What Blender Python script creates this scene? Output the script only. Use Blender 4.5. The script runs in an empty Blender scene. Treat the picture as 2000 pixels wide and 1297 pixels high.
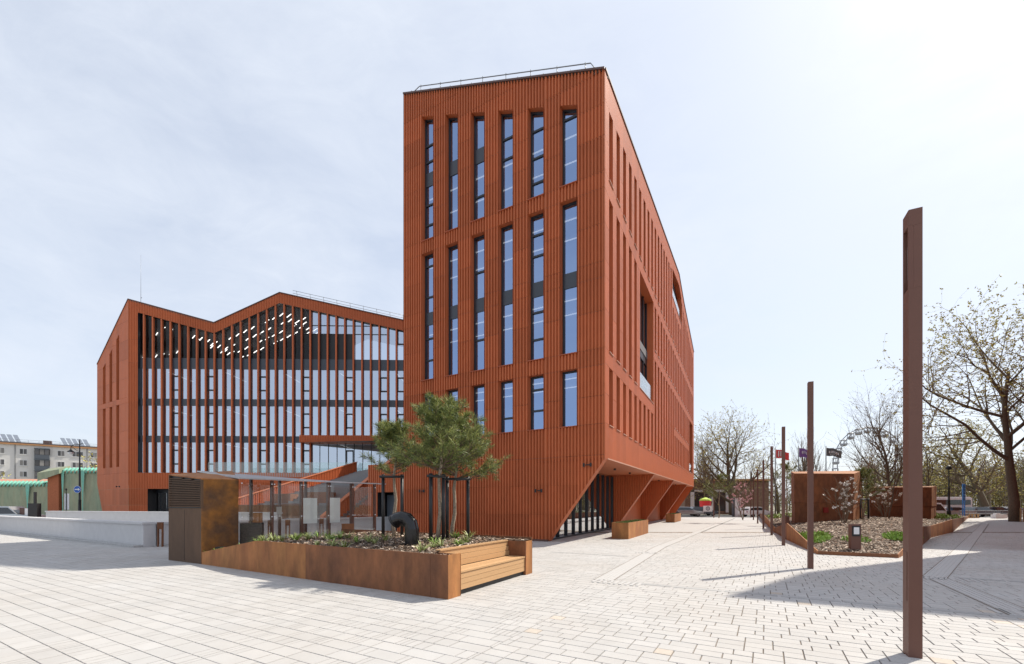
import bpy, math, random
from math import radians, sin, cos, pi, sqrt, hypot, atan2
rnd = random.Random(7)
scene = bpy.context.scene
COL = scene.collection
# ------------------------------------------------------------------ camera
EYE = 1.7
cam_d = bpy.data.cameras.new('camera'); cam = bpy.data.objects.new('camera', cam_d); COL.objects.link(cam)
cam.location = (0, 0, EYE); cam.rotation_euler = (radians(90), 0, 0)
cam_d.sensor_width = 36; cam_d.lens = 36 * 860 / 2000
cam_d.shift_y = (986.5 - 648.5) / 2000
cam_d.clip_start = 0.1; cam_d.clip_end = 6000
scene.camera = cam
# ------------------------------------------------------------------ world and sun
SUN_AZ = (0.893, 0.450); SUN_EL = radians(50.5)
w = bpy.data.worlds.new('World'); scene.world = w; w.use_nodes = True
nt = w.node_tree; nt.nodes.clear()
def wn(t, **k):
    n = nt.nodes.new(t)
    for a, b in k.items(): setattr(n, a, b)
    return n
out = wn('ShaderNodeOutputWorld'); bg = wn('ShaderNodeBackground'); bg.inputs[1].default_value = 0.15
sky = wn('ShaderNodeTexSky', sky_type='NISHITA'); sky.sun_disc = False
sky.sun_elevation = SUN_EL; sky.sun_rotation = atan2(SUN_AZ[0], SUN_AZ[1])
sky.air_density = 1.0; sky.dust_density = 1.8; sky.ozone_density = 1.2; sky.altitude = 50
tc = wn('ShaderNodeTexCoord'); mp = wn('ShaderNodeMapping'); mp.inputs['Scale'].default_value = (1.0, 1.5, 2.6)
mp.inputs['Rotation'].default_value = (0, 0.25, 0.5)
n1 = wn('ShaderNodeTexNoise'); n1.inputs['Scale'].default_value = 1.5; n1.inputs['Detail'].default_value = 8; n1.inputs['Roughness'].default_value = 0.58
n1.inputs['Distortion'].default_value = 0.5
n2 = wn('ShaderNodeTexNoise'); n2.inputs['Scale'].default_value = 5.5; n2.inputs['Detail'].default_value = 10; n2.inputs['Roughness'].default_value = 0.66; n2.inputs['Distortion'].default_value = 0.8
ad_ = wn('ShaderNodeMath', operation='MULTIPLY_ADD'); ad_.inputs[1].default_value = 0.42; ad2 = wn('ShaderNodeMath', operation='SUBTRACT'); ad2.inputs[1].default_value = 0.21
cr = wn('ShaderNodeValToRGB'); cr.color_ramp.elements[0].position = 0.32; cr.color_ramp.elements[0].color = (0.60,)*3 + (1,)
cr.color_ramp.elements[1].position = 0.72; cr.color_ramp.elements[1].color = (0.90,)*3 + (1,)
mx = wn('ShaderNodeMix', data_type='RGBA'); mx.inputs[7].default_value = (4.95, 5.3, 5.9, 1)
L = nt.links.new
L(tc.outputs['Generated'], mp.inputs[0]); L(mp.outputs[0], n1.inputs['Vector']); L(mp.outputs[0], n2.inputs['Vector']); L(n2.outputs['Fac'], ad_.inputs[0]); L(n1.outputs['Fac'], ad_.inputs[2]); L(ad_.outputs[0], ad2.inputs[0]); L(ad2.outputs[0], cr.inputs[0])
L(cr.outputs[0], mx.inputs[0]); L(sky.outputs[0], mx.inputs[6]); L(mx.outputs[2], bg.inputs[0]); L(bg.outputs[0], out.inputs[0])
sd = bpy.data.lights.new('sun', 'SUN'); sd.energy = 4.9; sd.angle = radians(0.55); sd.color = (1, 0.93, 0.81)
so = bpy.data.objects.new('sun', sd); COL.objects.link(so); so.location = (40, 20, 60)
import mathutils
V = mathutils.Vector
sdir = V((SUN_AZ[0]*cos(SUN_EL), SUN_AZ[1]*cos(SUN_EL), sin(SUN_EL)))
so.rotation_euler = sdir.to_track_quat('Z', 'Y').to_euler()
vs = scene.view_settings; vs.view_transform = 'Standard'; vs.look = 'None'; vs.exposure = 0.22; vs.gamma = 1
# ------------------------------------------------------------------ materials
MATS = {}
def mat(name, col, rough=0.6, metal=0.0, var=0.0, vscale=4.0, var2=None, bump=0.0, bscale=60.0, rand=0.0, stretch=(1,1,1), emit=None, spec=0.5, coat=0.0, island=False, trans=0.0):
    """procedural principled material: base colour broken up by two noises, optional per-object / per-island value jitter, noise bump"""
    m = bpy.data.materials.new(name); m.use_nodes = True; MATS[name] = m
    t = m.node_tree; p = t.nodes['Principled BSDF']; lk = t.links.new
    p.inputs['Roughness'].default_value = rough; p.inputs['Metallic'].default_value = metal
    p.inputs['Specular IOR Level'].default_value = spec
    if coat: p.inputs['Coat Weight'].default_value = coat
    if trans: p.inputs['Transmission Weight'].default_value = trans
    if emit: p.inputs['Emission Color'].default_value = (*emit[:3], 1); p.inputs['Emission Strength'].default_value = emit[3]
    c = t.nodes.new('ShaderNodeRGB'); c.outputs[0].default_value = (*col, 1); src = c.outputs[0]
    tcn = t.nodes.new('ShaderNodeTexCoord'); mpn = t.nodes.new('ShaderNodeMapping'); mpn.inputs['Scale'].default_value = stretch
    geo = t.nodes.new('ShaderNodeNewGeometry'); lk(geo.outputs['Position'], mpn.inputs[0])
    def noise(sc, det=5, ro=0.6):
        n = t.nodes.new('ShaderNodeTexNoise'); n.inputs['Scale'].default_value = sc; n.inputs['Detail'].default_value = det; n.inputs['Roughness'].default_value = ro
        lk(mpn.outputs[0], n.inputs['Vector']); return n.outputs['Fac']
    if var2:
        r = t.nodes.new('ShaderNodeValToRGB'); r.color_ramp.elements[0].position = 0.36; r.color_ramp.elements[1].position = 0.66
        lk(noise(vscale), r.inputs[0]); k = t.nodes.new('ShaderNodeMix'); k.data_type = 'RGBA'; k.inputs[7].default_value = (*var2, 1)
        lk(r.outputs[0], k.inputs[0]); lk(src, k.inputs[6]); src = k.outputs[2]
    val = None
    if var:
        mr = t.nodes.new('ShaderNodeMapRange'); mr.inputs[1].default_value = 0.3; mr.inputs[2].default_value = 0.7
        mr.inputs[3].default_value = 1-var; mr.inputs[4].default_value = 1+var; lk(noise(vscale*2.7, 7, 0.68), mr.inputs[0]); val = mr.outputs[0]
    if rand:
        mr = t.nodes.new('ShaderNodeMapRange'); mr.inputs[3].default_value = 1-rand; mr.inputs[4].default_value = 1+rand
        if island: lk(geo.outputs['Random Per Island'], mr.inputs[0])
        else:
            oi = t.nodes.new('ShaderNodeObjectInfo'); lk(oi.outputs['Random'], mr.inputs[0])
        if val is None: val = mr.outputs[0]
        else:
            mm = t.nodes.new('ShaderNodeMath'); mm.operation = 'MULTIPLY'; lk(val, mm.inputs[0]); lk(mr.outputs[0], mm.inputs[1]); val = mm.outputs[0]
    if val is not None:
        h = t.nodes.new('ShaderNodeHueSaturation'); lk(val, h.inputs['Value']); lk(src, h.inputs['Color']); src = h.outputs[0]
    lk(src, p.inputs['Base Color'])
    if bump:
        b = t.nodes.new('ShaderNodeBump'); b.inputs['Strength'].default_value = bump; b.inputs['Distance'].default_value = 0.02
        lk(noise(bscale, 4), b.inputs['Height']); lk(b.outputs[0], p.inputs['Normal'])
    return m
def glass(name, tint, base_ref, gcol=(1,1,1), rough=0.0):
    """architectural pane: mirror layer over a tinted see-through layer, mixed by view angle"""
    m = bpy.data.materials.new(name); m.use_nodes = True; MATS[name] = m
    t = m.node_tree; t.nodes.clear(); lk = t.links.new
    o = t.nodes.new('ShaderNodeOutputMaterial'); a = t.nodes.new('ShaderNodeBsdfTransparent'); a.inputs[0].default_value = (*tint, 1)
    b = t.nodes.new('ShaderNodeBsdfGlossy'); b.inputs['Color'].default_value = (*gcol, 1); b.inputs['Roughness'].default_value = rough
    lw = t.nodes.new('ShaderNodeLayerWeight'); lw.inputs['Blend'].default_value = 0.5; pw = t.nodes.new('ShaderNodeMath'); pw.operation = 'POWER'; pw.inputs[1].default_value = 4.5; lk(lw.outputs['Facing'], pw.inputs[0])
    mr = t.nodes.new('ShaderNodeMapRange'); mr.inputs[1].default_value = 0.0; mr.inputs[3].default_value = base_ref; mr.inputs[4].default_value = 1.0
    x = t.nodes.new('ShaderNodeMixShader'); lk(pw.outputs[0], mr.inputs[0]); lk(mr.outputs[0], x.inputs[0]); lk(a.outputs[0], x.inputs[1]); lk(b.outputs[0], x.inputs[2]); lk(x.outputs[0], o.inputs[0])
    return m
CLAD = (0.47, 0.128, 0.050)
mat('clad', CLAD, 0.5, var=0.06, vscale=0.5, rand=0.10, spec=0.22)
mat('clad_soffit', (0.50, 0.155, 0.065), 0.5, var=0.05, vscale=0.7)
mat('clad_trim', (0.40, 0.10, 0.045), 0.45)
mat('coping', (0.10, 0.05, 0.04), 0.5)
mat('sill', (0.55, 0.30, 0.20), 0.35)  # rust brightened as if sunlit, the light is put into the colour
mat('frame', (0.022, 0.026, 0.034), 0.4)
mat('spandrel', (0.045, 0.055, 0.072), 0.3)
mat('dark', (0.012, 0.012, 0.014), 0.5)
mat('interior', (0.16, 0.16, 0.17), 0.8, var=0.1, vscale=1)
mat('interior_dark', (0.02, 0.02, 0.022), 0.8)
mat('roofing', (0.10, 0.09, 0.09), 0.8, var=0.1)
mat('led', (0.9, 0.9, 0.9), 0.5, emit=(1, 0.97, 0.92, 3.5))
mat('led_dim', (0.9, 0.9, 0.9), 0.5, emit=(1, 0.97, 0.92, 0.9))
mat('downlight', (0.02, 0.02, 0.02), 0.4)
glass('glazing', (0.42, 0.46, 0.50), 0.55, (0.46, 0.62, 0.95))
glass('wing_glass', (0.42, 0.46, 0.50), 0.62, (0.80, 0.88, 1.0))
glass('open_glass', (0.5, 0.5, 0.5), 0.025)
glass('glazing_dark', (0.25, 0.27, 0.30), 0.16, (0.85, 0.9, 1.0))
glass('lobby_glass', (0.25, 0.26, 0.28), 0.60, (0.9, 0.92, 0.95))
glass('shelter_glass', (0.955, 0.945, 0.93), 0.03)
glass('balustrade_glass', (0.86, 0.92, 0.91), 0.10)
mat('corten', (0.155, 0.060, 0.026), 0.75, var=0.36, vscale=1.3, var2=(0.23, 0.088, 0.033), bump=0.15, bscale=90, stretch=(1, 1, 0.45))
mat('corten_dark', (0.105, 0.058, 0.032), 0.75, var=0.18, vscale=1.5, bump=0.1, bscale=90, stretch=(1, 1, 0.3))
mat('corten_orange', (0.27, 0.100, 0.034), 0.75, var=0.34, vscale=1.2, var2=(0.37, 0.16, 0.05), bump=0.15, bscale=90, stretch=(1, 1, 0.35))
mat('corten_patchy', (0.11, 0.055, 0.026), 0.7, var=0.3, vscale=1.6, var2=(0.30, 0.12, 0.02), bump=0.2, bscale=70)
mat('steel_brown', (0.135, 0.058, 0.040), 0.55, var=0.05, vscale=0.8)
mat('steel_black', (0.015, 0.015, 0.017), 0.5)
mat('paver', (0.445, 0.435, 0.425), 0.85, var=0.06, vscale=0.45, var2=(0.425, 0.405, 0.385), rand=0.04, bump=0.25, bscale=140)
mat('paver_stuff', (0.445, 0.435, 0.425), 0.85, var=0.06, vscale=0.45, var2=(0.425, 0.405, 0.385), rand=0.04, island=True, bump=0.25, bscale=140)
mat('paver_warm', (0.49, 0.43, 0.37), 0.85, var=0.06, vscale=4, rand=0.1, island=True, bump=0.25, bscale=140)
mat('joint', (0.20, 0.165, 0.135), 0.95, var=0.2, vscale=6)
mat('drain', (0.34, 0.335, 0.33), 0.8, var=0.08, vscale=5, rand=0.05)
mat('tactile', (0.45, 0.44, 0.43), 0.8, var=0.05, vscale=5)
mat('concrete_white', (0.56, 0.555, 0.56), 0.8, var=0.05, vscale=1.2, bump=0.1, bscale=40)
mat('kerbstone', (0.42, 0.415, 0.41), 0.8, var=0.15, vscale=4)
mat('stair_stone', (0.20, 0.20, 0.205), 0.8, var=0.15, vscale=4)
mat('granite_dark', (0.10, 0.095, 0.09), 0.7, var=0.35, vscale=9)
mat('zinc', (0.50, 0.51, 0.53), 0.35, metal=0.6, var=0.05)
mat('wood', (0.50, 0.30, 0.145), 0.6, var=0.16, vscale=2.0, rand=0.09, stretch=(6, 6, 30), bump=0.15, bscale=20)
mat('soil', (0.085, 0.055, 0.036), 0.95, var=0.35, vscale=9, bump=0.6, bscale=30)
mat('chips', (0.17, 0.105, 0.066), 0.85, rand=0.85, island=True)
mat('chips_pale', (0.42, 0.34, 0.27), 0.85, rand=0.6, island=True)
mat('plant_green', (0.10, 0.17, 0.035), 0.6, rand=0.35, island=True)
mat('plant_lime', (0.22, 0.34, 0.06), 0.6, rand=0.35, island=True)
mat('strap_leaf', (0.30, 0.34, 0.12), 0.5, rand=0.45, island=True)
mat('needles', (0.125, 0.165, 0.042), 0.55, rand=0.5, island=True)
mat('needles_sun_tint', (0.34, 0.36, 0.10), 0.55, rand=0.4, island=True)
mat('bark_pale', (0.30, 0.24, 0.18), 0.9, var=0.45, vscale=9, bump=0.6, bscale=40)
mat('bark', (0.13, 0.095, 0.066), 0.9, var=0.3, vscale=4, bump=0.6, bscale=20)
mat('bark_olive', (0.13, 0.105, 0.065), 0.9, var=0.25, vscale=4, bump=0.5, bscale=20)
mat('twig', (0.19, 0.145, 0.10), 0.9)
mat('bud_leaf', (0.50, 0.45, 0.11), 0.7, rand=0.35, island=True)
mat('bud_olive', (0.30, 0.26, 0.08), 0.7, rand=0.4, island=True)
mat('blossom', (0.80, 0.78, 0.74), 0.6, rand=0.1, island=True)
mat('blossom_pink', (0.72, 0.45, 0.48), 0.6, rand=0.2, island=True)
mat('rubber_black', (0.009, 0.009, 0.011), 0.2)
mat('white_paint', (0.75, 0.75, 0.76), 0.5, var=0.03)
mat('poster', (0.84, 0.92, 0.93), 0.5)
mat('render_white', (0.66, 0.65, 0.63), 0.85, var=0.04, vscale=0.6)
mat('render_cream', (0.60, 0.56, 0.47), 0.85, var=0.05, vscale=0.6)
mat('brick', (0.33, 0.105, 0.045), 0.9, var=0.25, vscale=3)
mat('brick_far', (0.24, 0.15, 0.10), 0.9, var=0.3, vscale=1)
mat('roof_tile', (0.40, 0.20, 0.13), 0.8, rand=0.2)
mat('net', (0.30, 0.30, 0.20), 0.8, var=0.16, vscale=0.9, var2=(0.23, 0.29, 0.20), stretch=(1, 1, 0.25))
mat('net_teal', (0.16, 0.42, 0.33), 0.6, var=0.12, vscale=2)
mat('far_window', (0.07, 0.065, 0.065), 0.12, spec=0.7, rand=0.5)
mat('curtain', (0.24, 0.23, 0.22), 0.7, rand=0.3)
mat('window_white', (0.72, 0.72, 0.71), 0.5)
mat('orange_trim', (0.48, 0.24, 0.10), 0.7)
mat('slate_grey', (0.085, 0.10, 0.12), 0.5)
mat('solar', (0.30, 0.33, 0.38), 0.15, metal=0.5)
mat('sign_blue', (0.012, 0.10, 0.42), 0.4)
mat('sign_sky', (0.06, 0.22, 0.55), 0.4)
mat('lamp_glass', (0.75, 0.78, 0.8), 0.1)
mat('car_silver', (0.42, 0.44, 0.45), 0.25, metal=0.5, coat=0.5)
mat('car_white', (0.75, 0.75, 0.76), 0.3, coat=0.5)
mat('car_dark', (0.06, 0.07, 0.085), 0.3, coat=0.5)
mat('car_glass', (0.02, 0.025, 0.03), 0.05, spec=0.8)
mat('tyre', (0.015, 0.015, 0.015), 0.8)
mat('flag_red', (0.72, 0.06, 0.06), 0.7); mat('flag_purple', (0.20, 0.09, 0.30), 0.7); mat('flag_grey', (0.13, 0.13, 0.13), 0.7)
mat('lime', (0.45, 0.62, 0.08), 0.6)
mat('wheel_white', (0.34, 0.35, 0.38), 0.5)
mat('steel_grey', (0.20, 0.21, 0.22), 0.45, metal=0.4)
mat('timber_pale', (0.45, 0.30, 0.15), 0.8, var=0.2)
mat('far_ground', (0.22, 0.20, 0.15), 0.95, var=0.2, vscale=0.2)
mat('asphalt', (0.07, 0.07, 0.072), 0.9, var=0.15, vscale=1)
mat('wood_mass', (0.16, 0.15, 0.06), 0.9, rand=0.6, island=True)
mat('wood_mass_gold', (0.34, 0.28, 0.08), 0.9, rand=0.5, island=True)
mat('red_box', (0.25, 0.02, 0.015), 0.5)
# far paving: procedural brick pattern, takes over where single pavers are too small to see
m = mat('paving_far', (0.445, 0.435, 0.425), 0.85, bump=0.0)
t = m.node_tree; bk = t.nodes.new('ShaderNodeTexBrick'); geo = t.nodes.new('ShaderNodeNewGeometry'); mpn = t.nodes.new('ShaderNodeMapping')
mpn.inputs['Rotation'].default_value = (0, 0, radians(30)); t.links.new(geo.outputs['Position'], mpn.inputs[0]); t.links.new(mpn.outputs[0], bk.inputs['Vector'])
bk.inputs['Scale'].default_value = 1; bk.inputs['Brick Width'].default_value = 0.4; bk.inputs['Row Height'].default_value = 0.2; bk.inputs['Mortar Size'].default_value = 0.006
bk.inputs['Color1'].default_value = (0.445, 0.435, 0.425, 1); bk.inputs['Color2'].default_value = (0.42, 0.41, 0.40, 1); bk.inputs['Mortar'].default_value = (0.33, 0.31, 0.29, 1)
t.links.new(bk.outputs[0], t.nodes['Principled BSDF'].inputs['Base Color'])
# ------------------------------------------------------------------ mesh helpers
def root_of(o):
    while o.parent: o = o.parent
    return o
class MB:
    def __init__(s): s.v = []; s.f = []; s.sm = False
    def face(s, *pts):
        i = len(s.v); s.v.extend(tuple(p) for p in pts); s.f.append(tuple(range(i, i+len(pts)))); return s
    def box(s, o, ex, ey, ez):
        """o corner, three edge vectors"""
        o, ex, ey, ez = V(o), V(ex), V(ey), V(ez); i = len(s.v)
        for a in (0, 1):
            for b in (0, 1):
                for c in (0, 1): s.v.append(tuple(o+ex*a+ey*b+ez*c))
        for q in ((0,1,3,2),(4,6,7,5),(0,4,5,1),(2,3,7,6),(0,2,6,4),(1,5,7,3)): s.f.append(tuple(i+k for k in q))
        return s
    def cbox(s, c, sx, sy, sz, rz=0):
        """box standing on c, rotated about z"""
        ex = V((cos(rz), sin(rz), 0))*sx; ey = V((-sin(rz), cos(rz), 0))*sy
        return s.box(V(c)-ex/2-ey/2, ex, ey, V((0, 0, sz)))
    def prism(s, poly, z0, z1):
        """poly of (x,y); z0 / z1 numbers or lists"""
        n = len(poly); i = len(s.v); a = z0 if hasattr(z0, '__len__') else [z0]*n; b = z1 if hasattr(z1, '__len__') else [z1]*n
        s.v += [(p[0], p[1], a[k]) for k, p in enumerate(poly)] + [(p[0], p[1], b[k]) for k, p in enumerate(poly)]
        s.f.append(tuple(i+k for k in reversed(range(n)))); s.f.append(tuple(i+n+k for k in range(n)))
        for k in range(n): s.f.append((i+k, i+(k+1) % n, i+n+(k+1) % n, i+n+k))
        return s
    def tube(s, pts, rad, n=8, cap=True):
        pts = [V(p) for p in pts]; m = len(pts); r = rad if hasattr(rad, '__len__') else [rad]*m; i0 = len(s.v); up = None
        for k in range(m):
            d = (pts[min(k+1, m-1)]-pts[max(k-1, 0)])
            d = d.normalized() if d.length > 1e-9 else V((0, 0, 1))
            if up is None:
                up = d.orthogonal().normalized()
            else:
                up = up - d*up.dot(d); up = up.normalized() if up.length > 1e-6 else d.orthogonal().normalized()
            sd_ = d.cross(up)
            for q in range(n):
                a = 2*pi*q/n; s.v.append(tuple(pts[k]+(up*cos(a)+sd_*sin(a))*r[k]))
        for k in range(m-1):
            for q in range(n):
                a = i0+k*n+q; b = i0+k*n+(q+1) % n; s.f.append((a, b, b+n, a+n))
        if cap and n > 2: s.f.append(tuple(i0+q for q in reversed(range(n)))); s.f.append(tuple(i0+(m-1)*n+q for q in range(n)))
        return s
    def lathe(s, c, prof, n=16):
        """prof list of (r, z) about the vertical through c"""
        i0 = len(s.v); c = V(c)
        for r, z in prof:
            for q in range(n): s.v.append((c.x+r*cos(2*pi*q/n), c.y+r*sin(2*pi*q/n), c.z+z))
        for k in range(len(prof)-1):
            for q in range(n):
                a = i0+k*n+q; b = i0+k*n+(q+1) % n; s.f.append((a, b, b+n, a+n))
        s.f.append(tuple(i0+q for q in reversed(range(n)))); s.f.append(tuple(i0+(len(prof)-1)*n+q for q in range(n)))
        return s
    def leaf(s, p, d, up, L_, W):
        p, d, up = V(p), V(d), V(up); sdv = d.cross(up)
        if sdv.length < 1e-6: sdv = d.orthogonal()
        sdv = sdv.normalized()*W*0.5; i = len(s.v)
        s.v += [tuple(p), tuple(p+d*L_*0.5+sdv), tuple(p+d*L_), tuple(p+d*L_*0.5-sdv)]; s.f.append((i, i+1, i+2, i+3)); return s
    def mesh(s, name, off=(0, 0, 0)):
        me = bpy.data.meshes.new(name); o = V(off)
        me.from_pydata([(x-o.x, y-o.y, z-o.z) for x, y, z in s.v], [], s.f)
        if s.sm: me.polygons.foreach_set('use_smooth', [True]*len(me.polygons))
        me.update(); return me
    def build(s, name, m, parent=None, label=None, cat=None, group=None, kind=None, at=None):
        off = V((0, 0, 0))
        if parent is not None: off = root_of(parent).location
        elif at is not None: off = V(at)
        me = s.mesh(name, off); me.materials.append(MATS[m]); o = bpy.data.objects.new(name, me); COL.objects.link(o)
        if parent is not None: o.parent = parent
        elif at is not None: o.location = at
        return tag(o, label, cat, group, kind)
def tag(o, label=None, cat=None, group=None, kind=None):
    if label: o['label'] = label
    if cat: o['category'] = cat
    if group: o['group'] = group
    if kind: o['kind'] = kind
    return o
def thing(name, label, cat, loc, group=None):
    o = bpy.data.objects.new(name, None); COL.objects.link(o); o.location = loc; o.empty_display_size = 0.2
    return tag(o, label, cat, group)
def copy_tree(o, loc, label=None, group=None, parent=None):
    c = o.copy(); COL.objects.link(c)
    if parent is None: c.location = loc
    else: c.parent = parent
    if label: c['label'] = label
    if group: c['group'] = group
    for ch in list(o.children): copy_tree(ch, None, None, None, c)
    return c
def place(me, name, parent, loc, rz=0):
    """another object on shared mesh data, world loc"""
    o = bpy.data.objects.new(name, me); COL.objects.link(o); o.location = V(loc)-(root_of(parent).location if parent else V((0, 0, 0)))
    o.rotation_euler = (0, 0, rz)
    if parent: o.parent = parent
    return o
def gp(px, py, h=0.0):
    """a spot measured on the photograph, as a point on level ground of height h"""
    y = 860*(EYE-h)/(py-986.5); return V(((px-1000)*y/860, y, h))
E1 = V((0.866, -0.5, 0)); E2 = V((0.5, 0.866, 0)); UP = V((0, 0, 1))
def unit(x, y, z=0): return V((x, y, 0)).normalized()
# ------------------------------------------------------------------ ground
MB().face((-3000, -3000, -0.05), (3000, -3000, -0.05), (3000, 3000, -0.05), (-3000, 3000, -0.05)).build('ground', 'far_ground', kind='structure')
plaza = MB().face((-75, -14, -0.03), (45, -14, -0.03), (75, 62, -0.03), (-75, 62, -0.03)).build('plaza', 'paving_far', kind='structure')
MB().face((-160, 62.2, -0.035), (130, 62.2, -0.035), (130, 78, -0.035), (-160, 78, -0.035)).build('road', 'asphalt', kind='structure')
def ab(a, b, z=0.0): return E1*a + E2*b + UP*z
SEAM = -2.83
BED = []                    # footprints no paver may enter: (origin, ex, ey) parallelograms are tested in code below
def in_view(p):
    if p.y < 4.0: return False
    x = 1000+860*p.x/p.y; return -90 < x < 2090
pav = []                    # (a0,a1,b0,b1,warm)
for zone, (a_lo, a_hi, step, lens) in enumerate(((-46.0, SEAM, 0.24, (0.08, 0.08, 0.12, 0.16, 0.24, 0.36, 0.48)), (SEAM, 34.0, 0.20, (0.2, 0.3, 0.3, 0.4)))):
    b = -3.0; r = 0
    while b < 42:
        a = a_lo + (0 if zone else rnd.random()*0.2)
        if zone: a = a_lo
        while a < a_hi - 0.02:
            ln = rnd.choice(lens)
            if a == a_lo and zone: ln = rnd.choice((0.1, 0.2, 0.3))
            a2 = min(a+ln, a_hi)
            c = ab((a+a2)/2, b+step/2)
            if c.y < 27 and in_view(c):
                pav.append((a, a2, b, b+step, zone and ln == 0.2 and rnd.random() < 0.12 and c.y < 8.5))
            a = a2
        b += step
def paver_mb(mb, p, z=0.0):
    a, a2, b, b2, _ = p; g = 0.0038; gc = 0.0052; e = 0.003
    i = len(mb.v); dz = rnd.uniform(-0.0012, 0.0012)
    for (x, y) in ((a+gc, b+g), (a2-gc, b+g), (a2-gc, b2-g), (a+gc, b2-g)): q = ab(x, y, z-0.012); mb.v.append((q.x, q.y, q.z))
    for (x, y) in ((a+gc+e, b+g+e), (a2-gc-e, b+g+e), (a2-gc-e, b2-g-e), (a+gc+e, b2-g-e)): q = ab(x, y, z+dz); mb.v.append((q.x, q.y, q.z))
    mb.f += [(i+4, i+5, i+6, i+7)] + [(i+k, i+(k+1) % 4, i+4+(k+1) % 4, i+4+k) for k in range(4)]
def score(p):
    c = ab((p[0]+p[1])/2, (p[2]+p[3])/2); x = 1000+860*c.x/c.y
    y = 986.5+1462/c.y
    if not (0 < x < 2000 and y < 1297): return 0
    return (p[1]-p[0])*(p[3]-p[2])/c.y**3
pav.sort(key=score, reverse=True)
cache = {}
for p in pav[:300]:
    k = (round(p[1]-p[0], 3), round(p[3]-p[2], 3), bool(p[4]))
    if k not in cache:
        mb = MB(); paver_mb(mb, (0, k[0], 0, k[1], 0)); cache[k] = mb.mesh('paver'); cache[k].materials.append(MATS['paver_warm' if k[2] else 'paver'])
    place(cache[k], 'paver', plaza, ab(p[0], p[2], rnd.uniform(-0.001, 0.001)))
mbn = MB(); mbw = MB()
for p in pav[300:]: paver_mb(mbw if p[4] else mbn, p)
mbn.build('paver_field', 'paver_stuff', plaza, kind='stuff'); mbw.build('warm_paver_field', 'paver_warm', plaza, kind='stuff')
MB().face((-38, 2, -0.014), (36, 2, -0.014), (36, 28, -0.014), (-38, 28, -0.014)).build('paving_bed', 'joint', plaza)
# slot drains (grey slabs laid in a line parallel to the courses)
def drain(p, q, wd=0.16, seg=0.95):
    p, q = V(p), V(q); d = (q-p); n = int(d.length/seg); d.normalize(); sdv = V((-d.y, d.x, 0))
    for k in range(n):
        MB().box(p+d*(k*seg+0.03)-sdv*wd/2+UP*-0.008, d*(seg-0.06), sdv*wd, UP*0.013).build('drain_slab', 'drain', plaza)
o = gp(1225, 1138); drain(o, o+E1*11.0)
o = gp(1075, 1078); drain(o, o+E1*3.4)
o = gp(1870, 1129); drain(o, o+E1*3.5, 0.14, 0.8)
# tactile guide strips with raised ridges
def tactile(p, q, wd, ridges=5):
    p, q = V(p), V(q); d = (q-p); Ln = d.length; d.normalize(); s = V((-d.y, d.x, 0))
    t_ = MB().box(p-s*wd/2+UP*-0.006, d*Ln, s*wd, UP*0.012).build('tactile_strip', 'tactile', plaza)
    mb = MB()
    for k in range(ridges): mb.box(p-s*(wd*(0.5-(k+0.35)/ridges))+UP*0.006, d*Ln, s*wd*0.3/ridges, UP*0.006)
    mb.build('ridges', 'tactile', plaza)
    # cover joints
    mb = MB(); k = 0.3
    for sg in (-1, 1): mb.box(p+s*(sg*wd/2-0.008)+UP*0.004, d*Ln, s*0.016, UP*0.004)
    mb.build('strip_edge', 'joint', plaza)
tactile(gp(1178, 1134), gp(1290, 1068), 0.42); tactile(gp(1290, 1068), gp(1432, 1012), 0.42)
tactile(gp(1822, 1131), gp(1872, 1082), 0.42); tactile(gp(1872, 1082), gp(1925, 1022), 0.42); tactile(gp(1838, 1132), gp(2010, 1205), 0.42)
def warn(p, n):
    for k in range(n): MB().box(V(p)+E1*(k*0.12)+UP*-0.004, E1*0.06, E2*0.42, UP*0.016).build('tactile_bar', 'tactile', plaza)
warn(gp(1155, 1137), 9); warn(gp(1240, 1080), 7); warn(gp(1808, 1131), 9); warn(gp(1948, 1198), 6)
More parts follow.
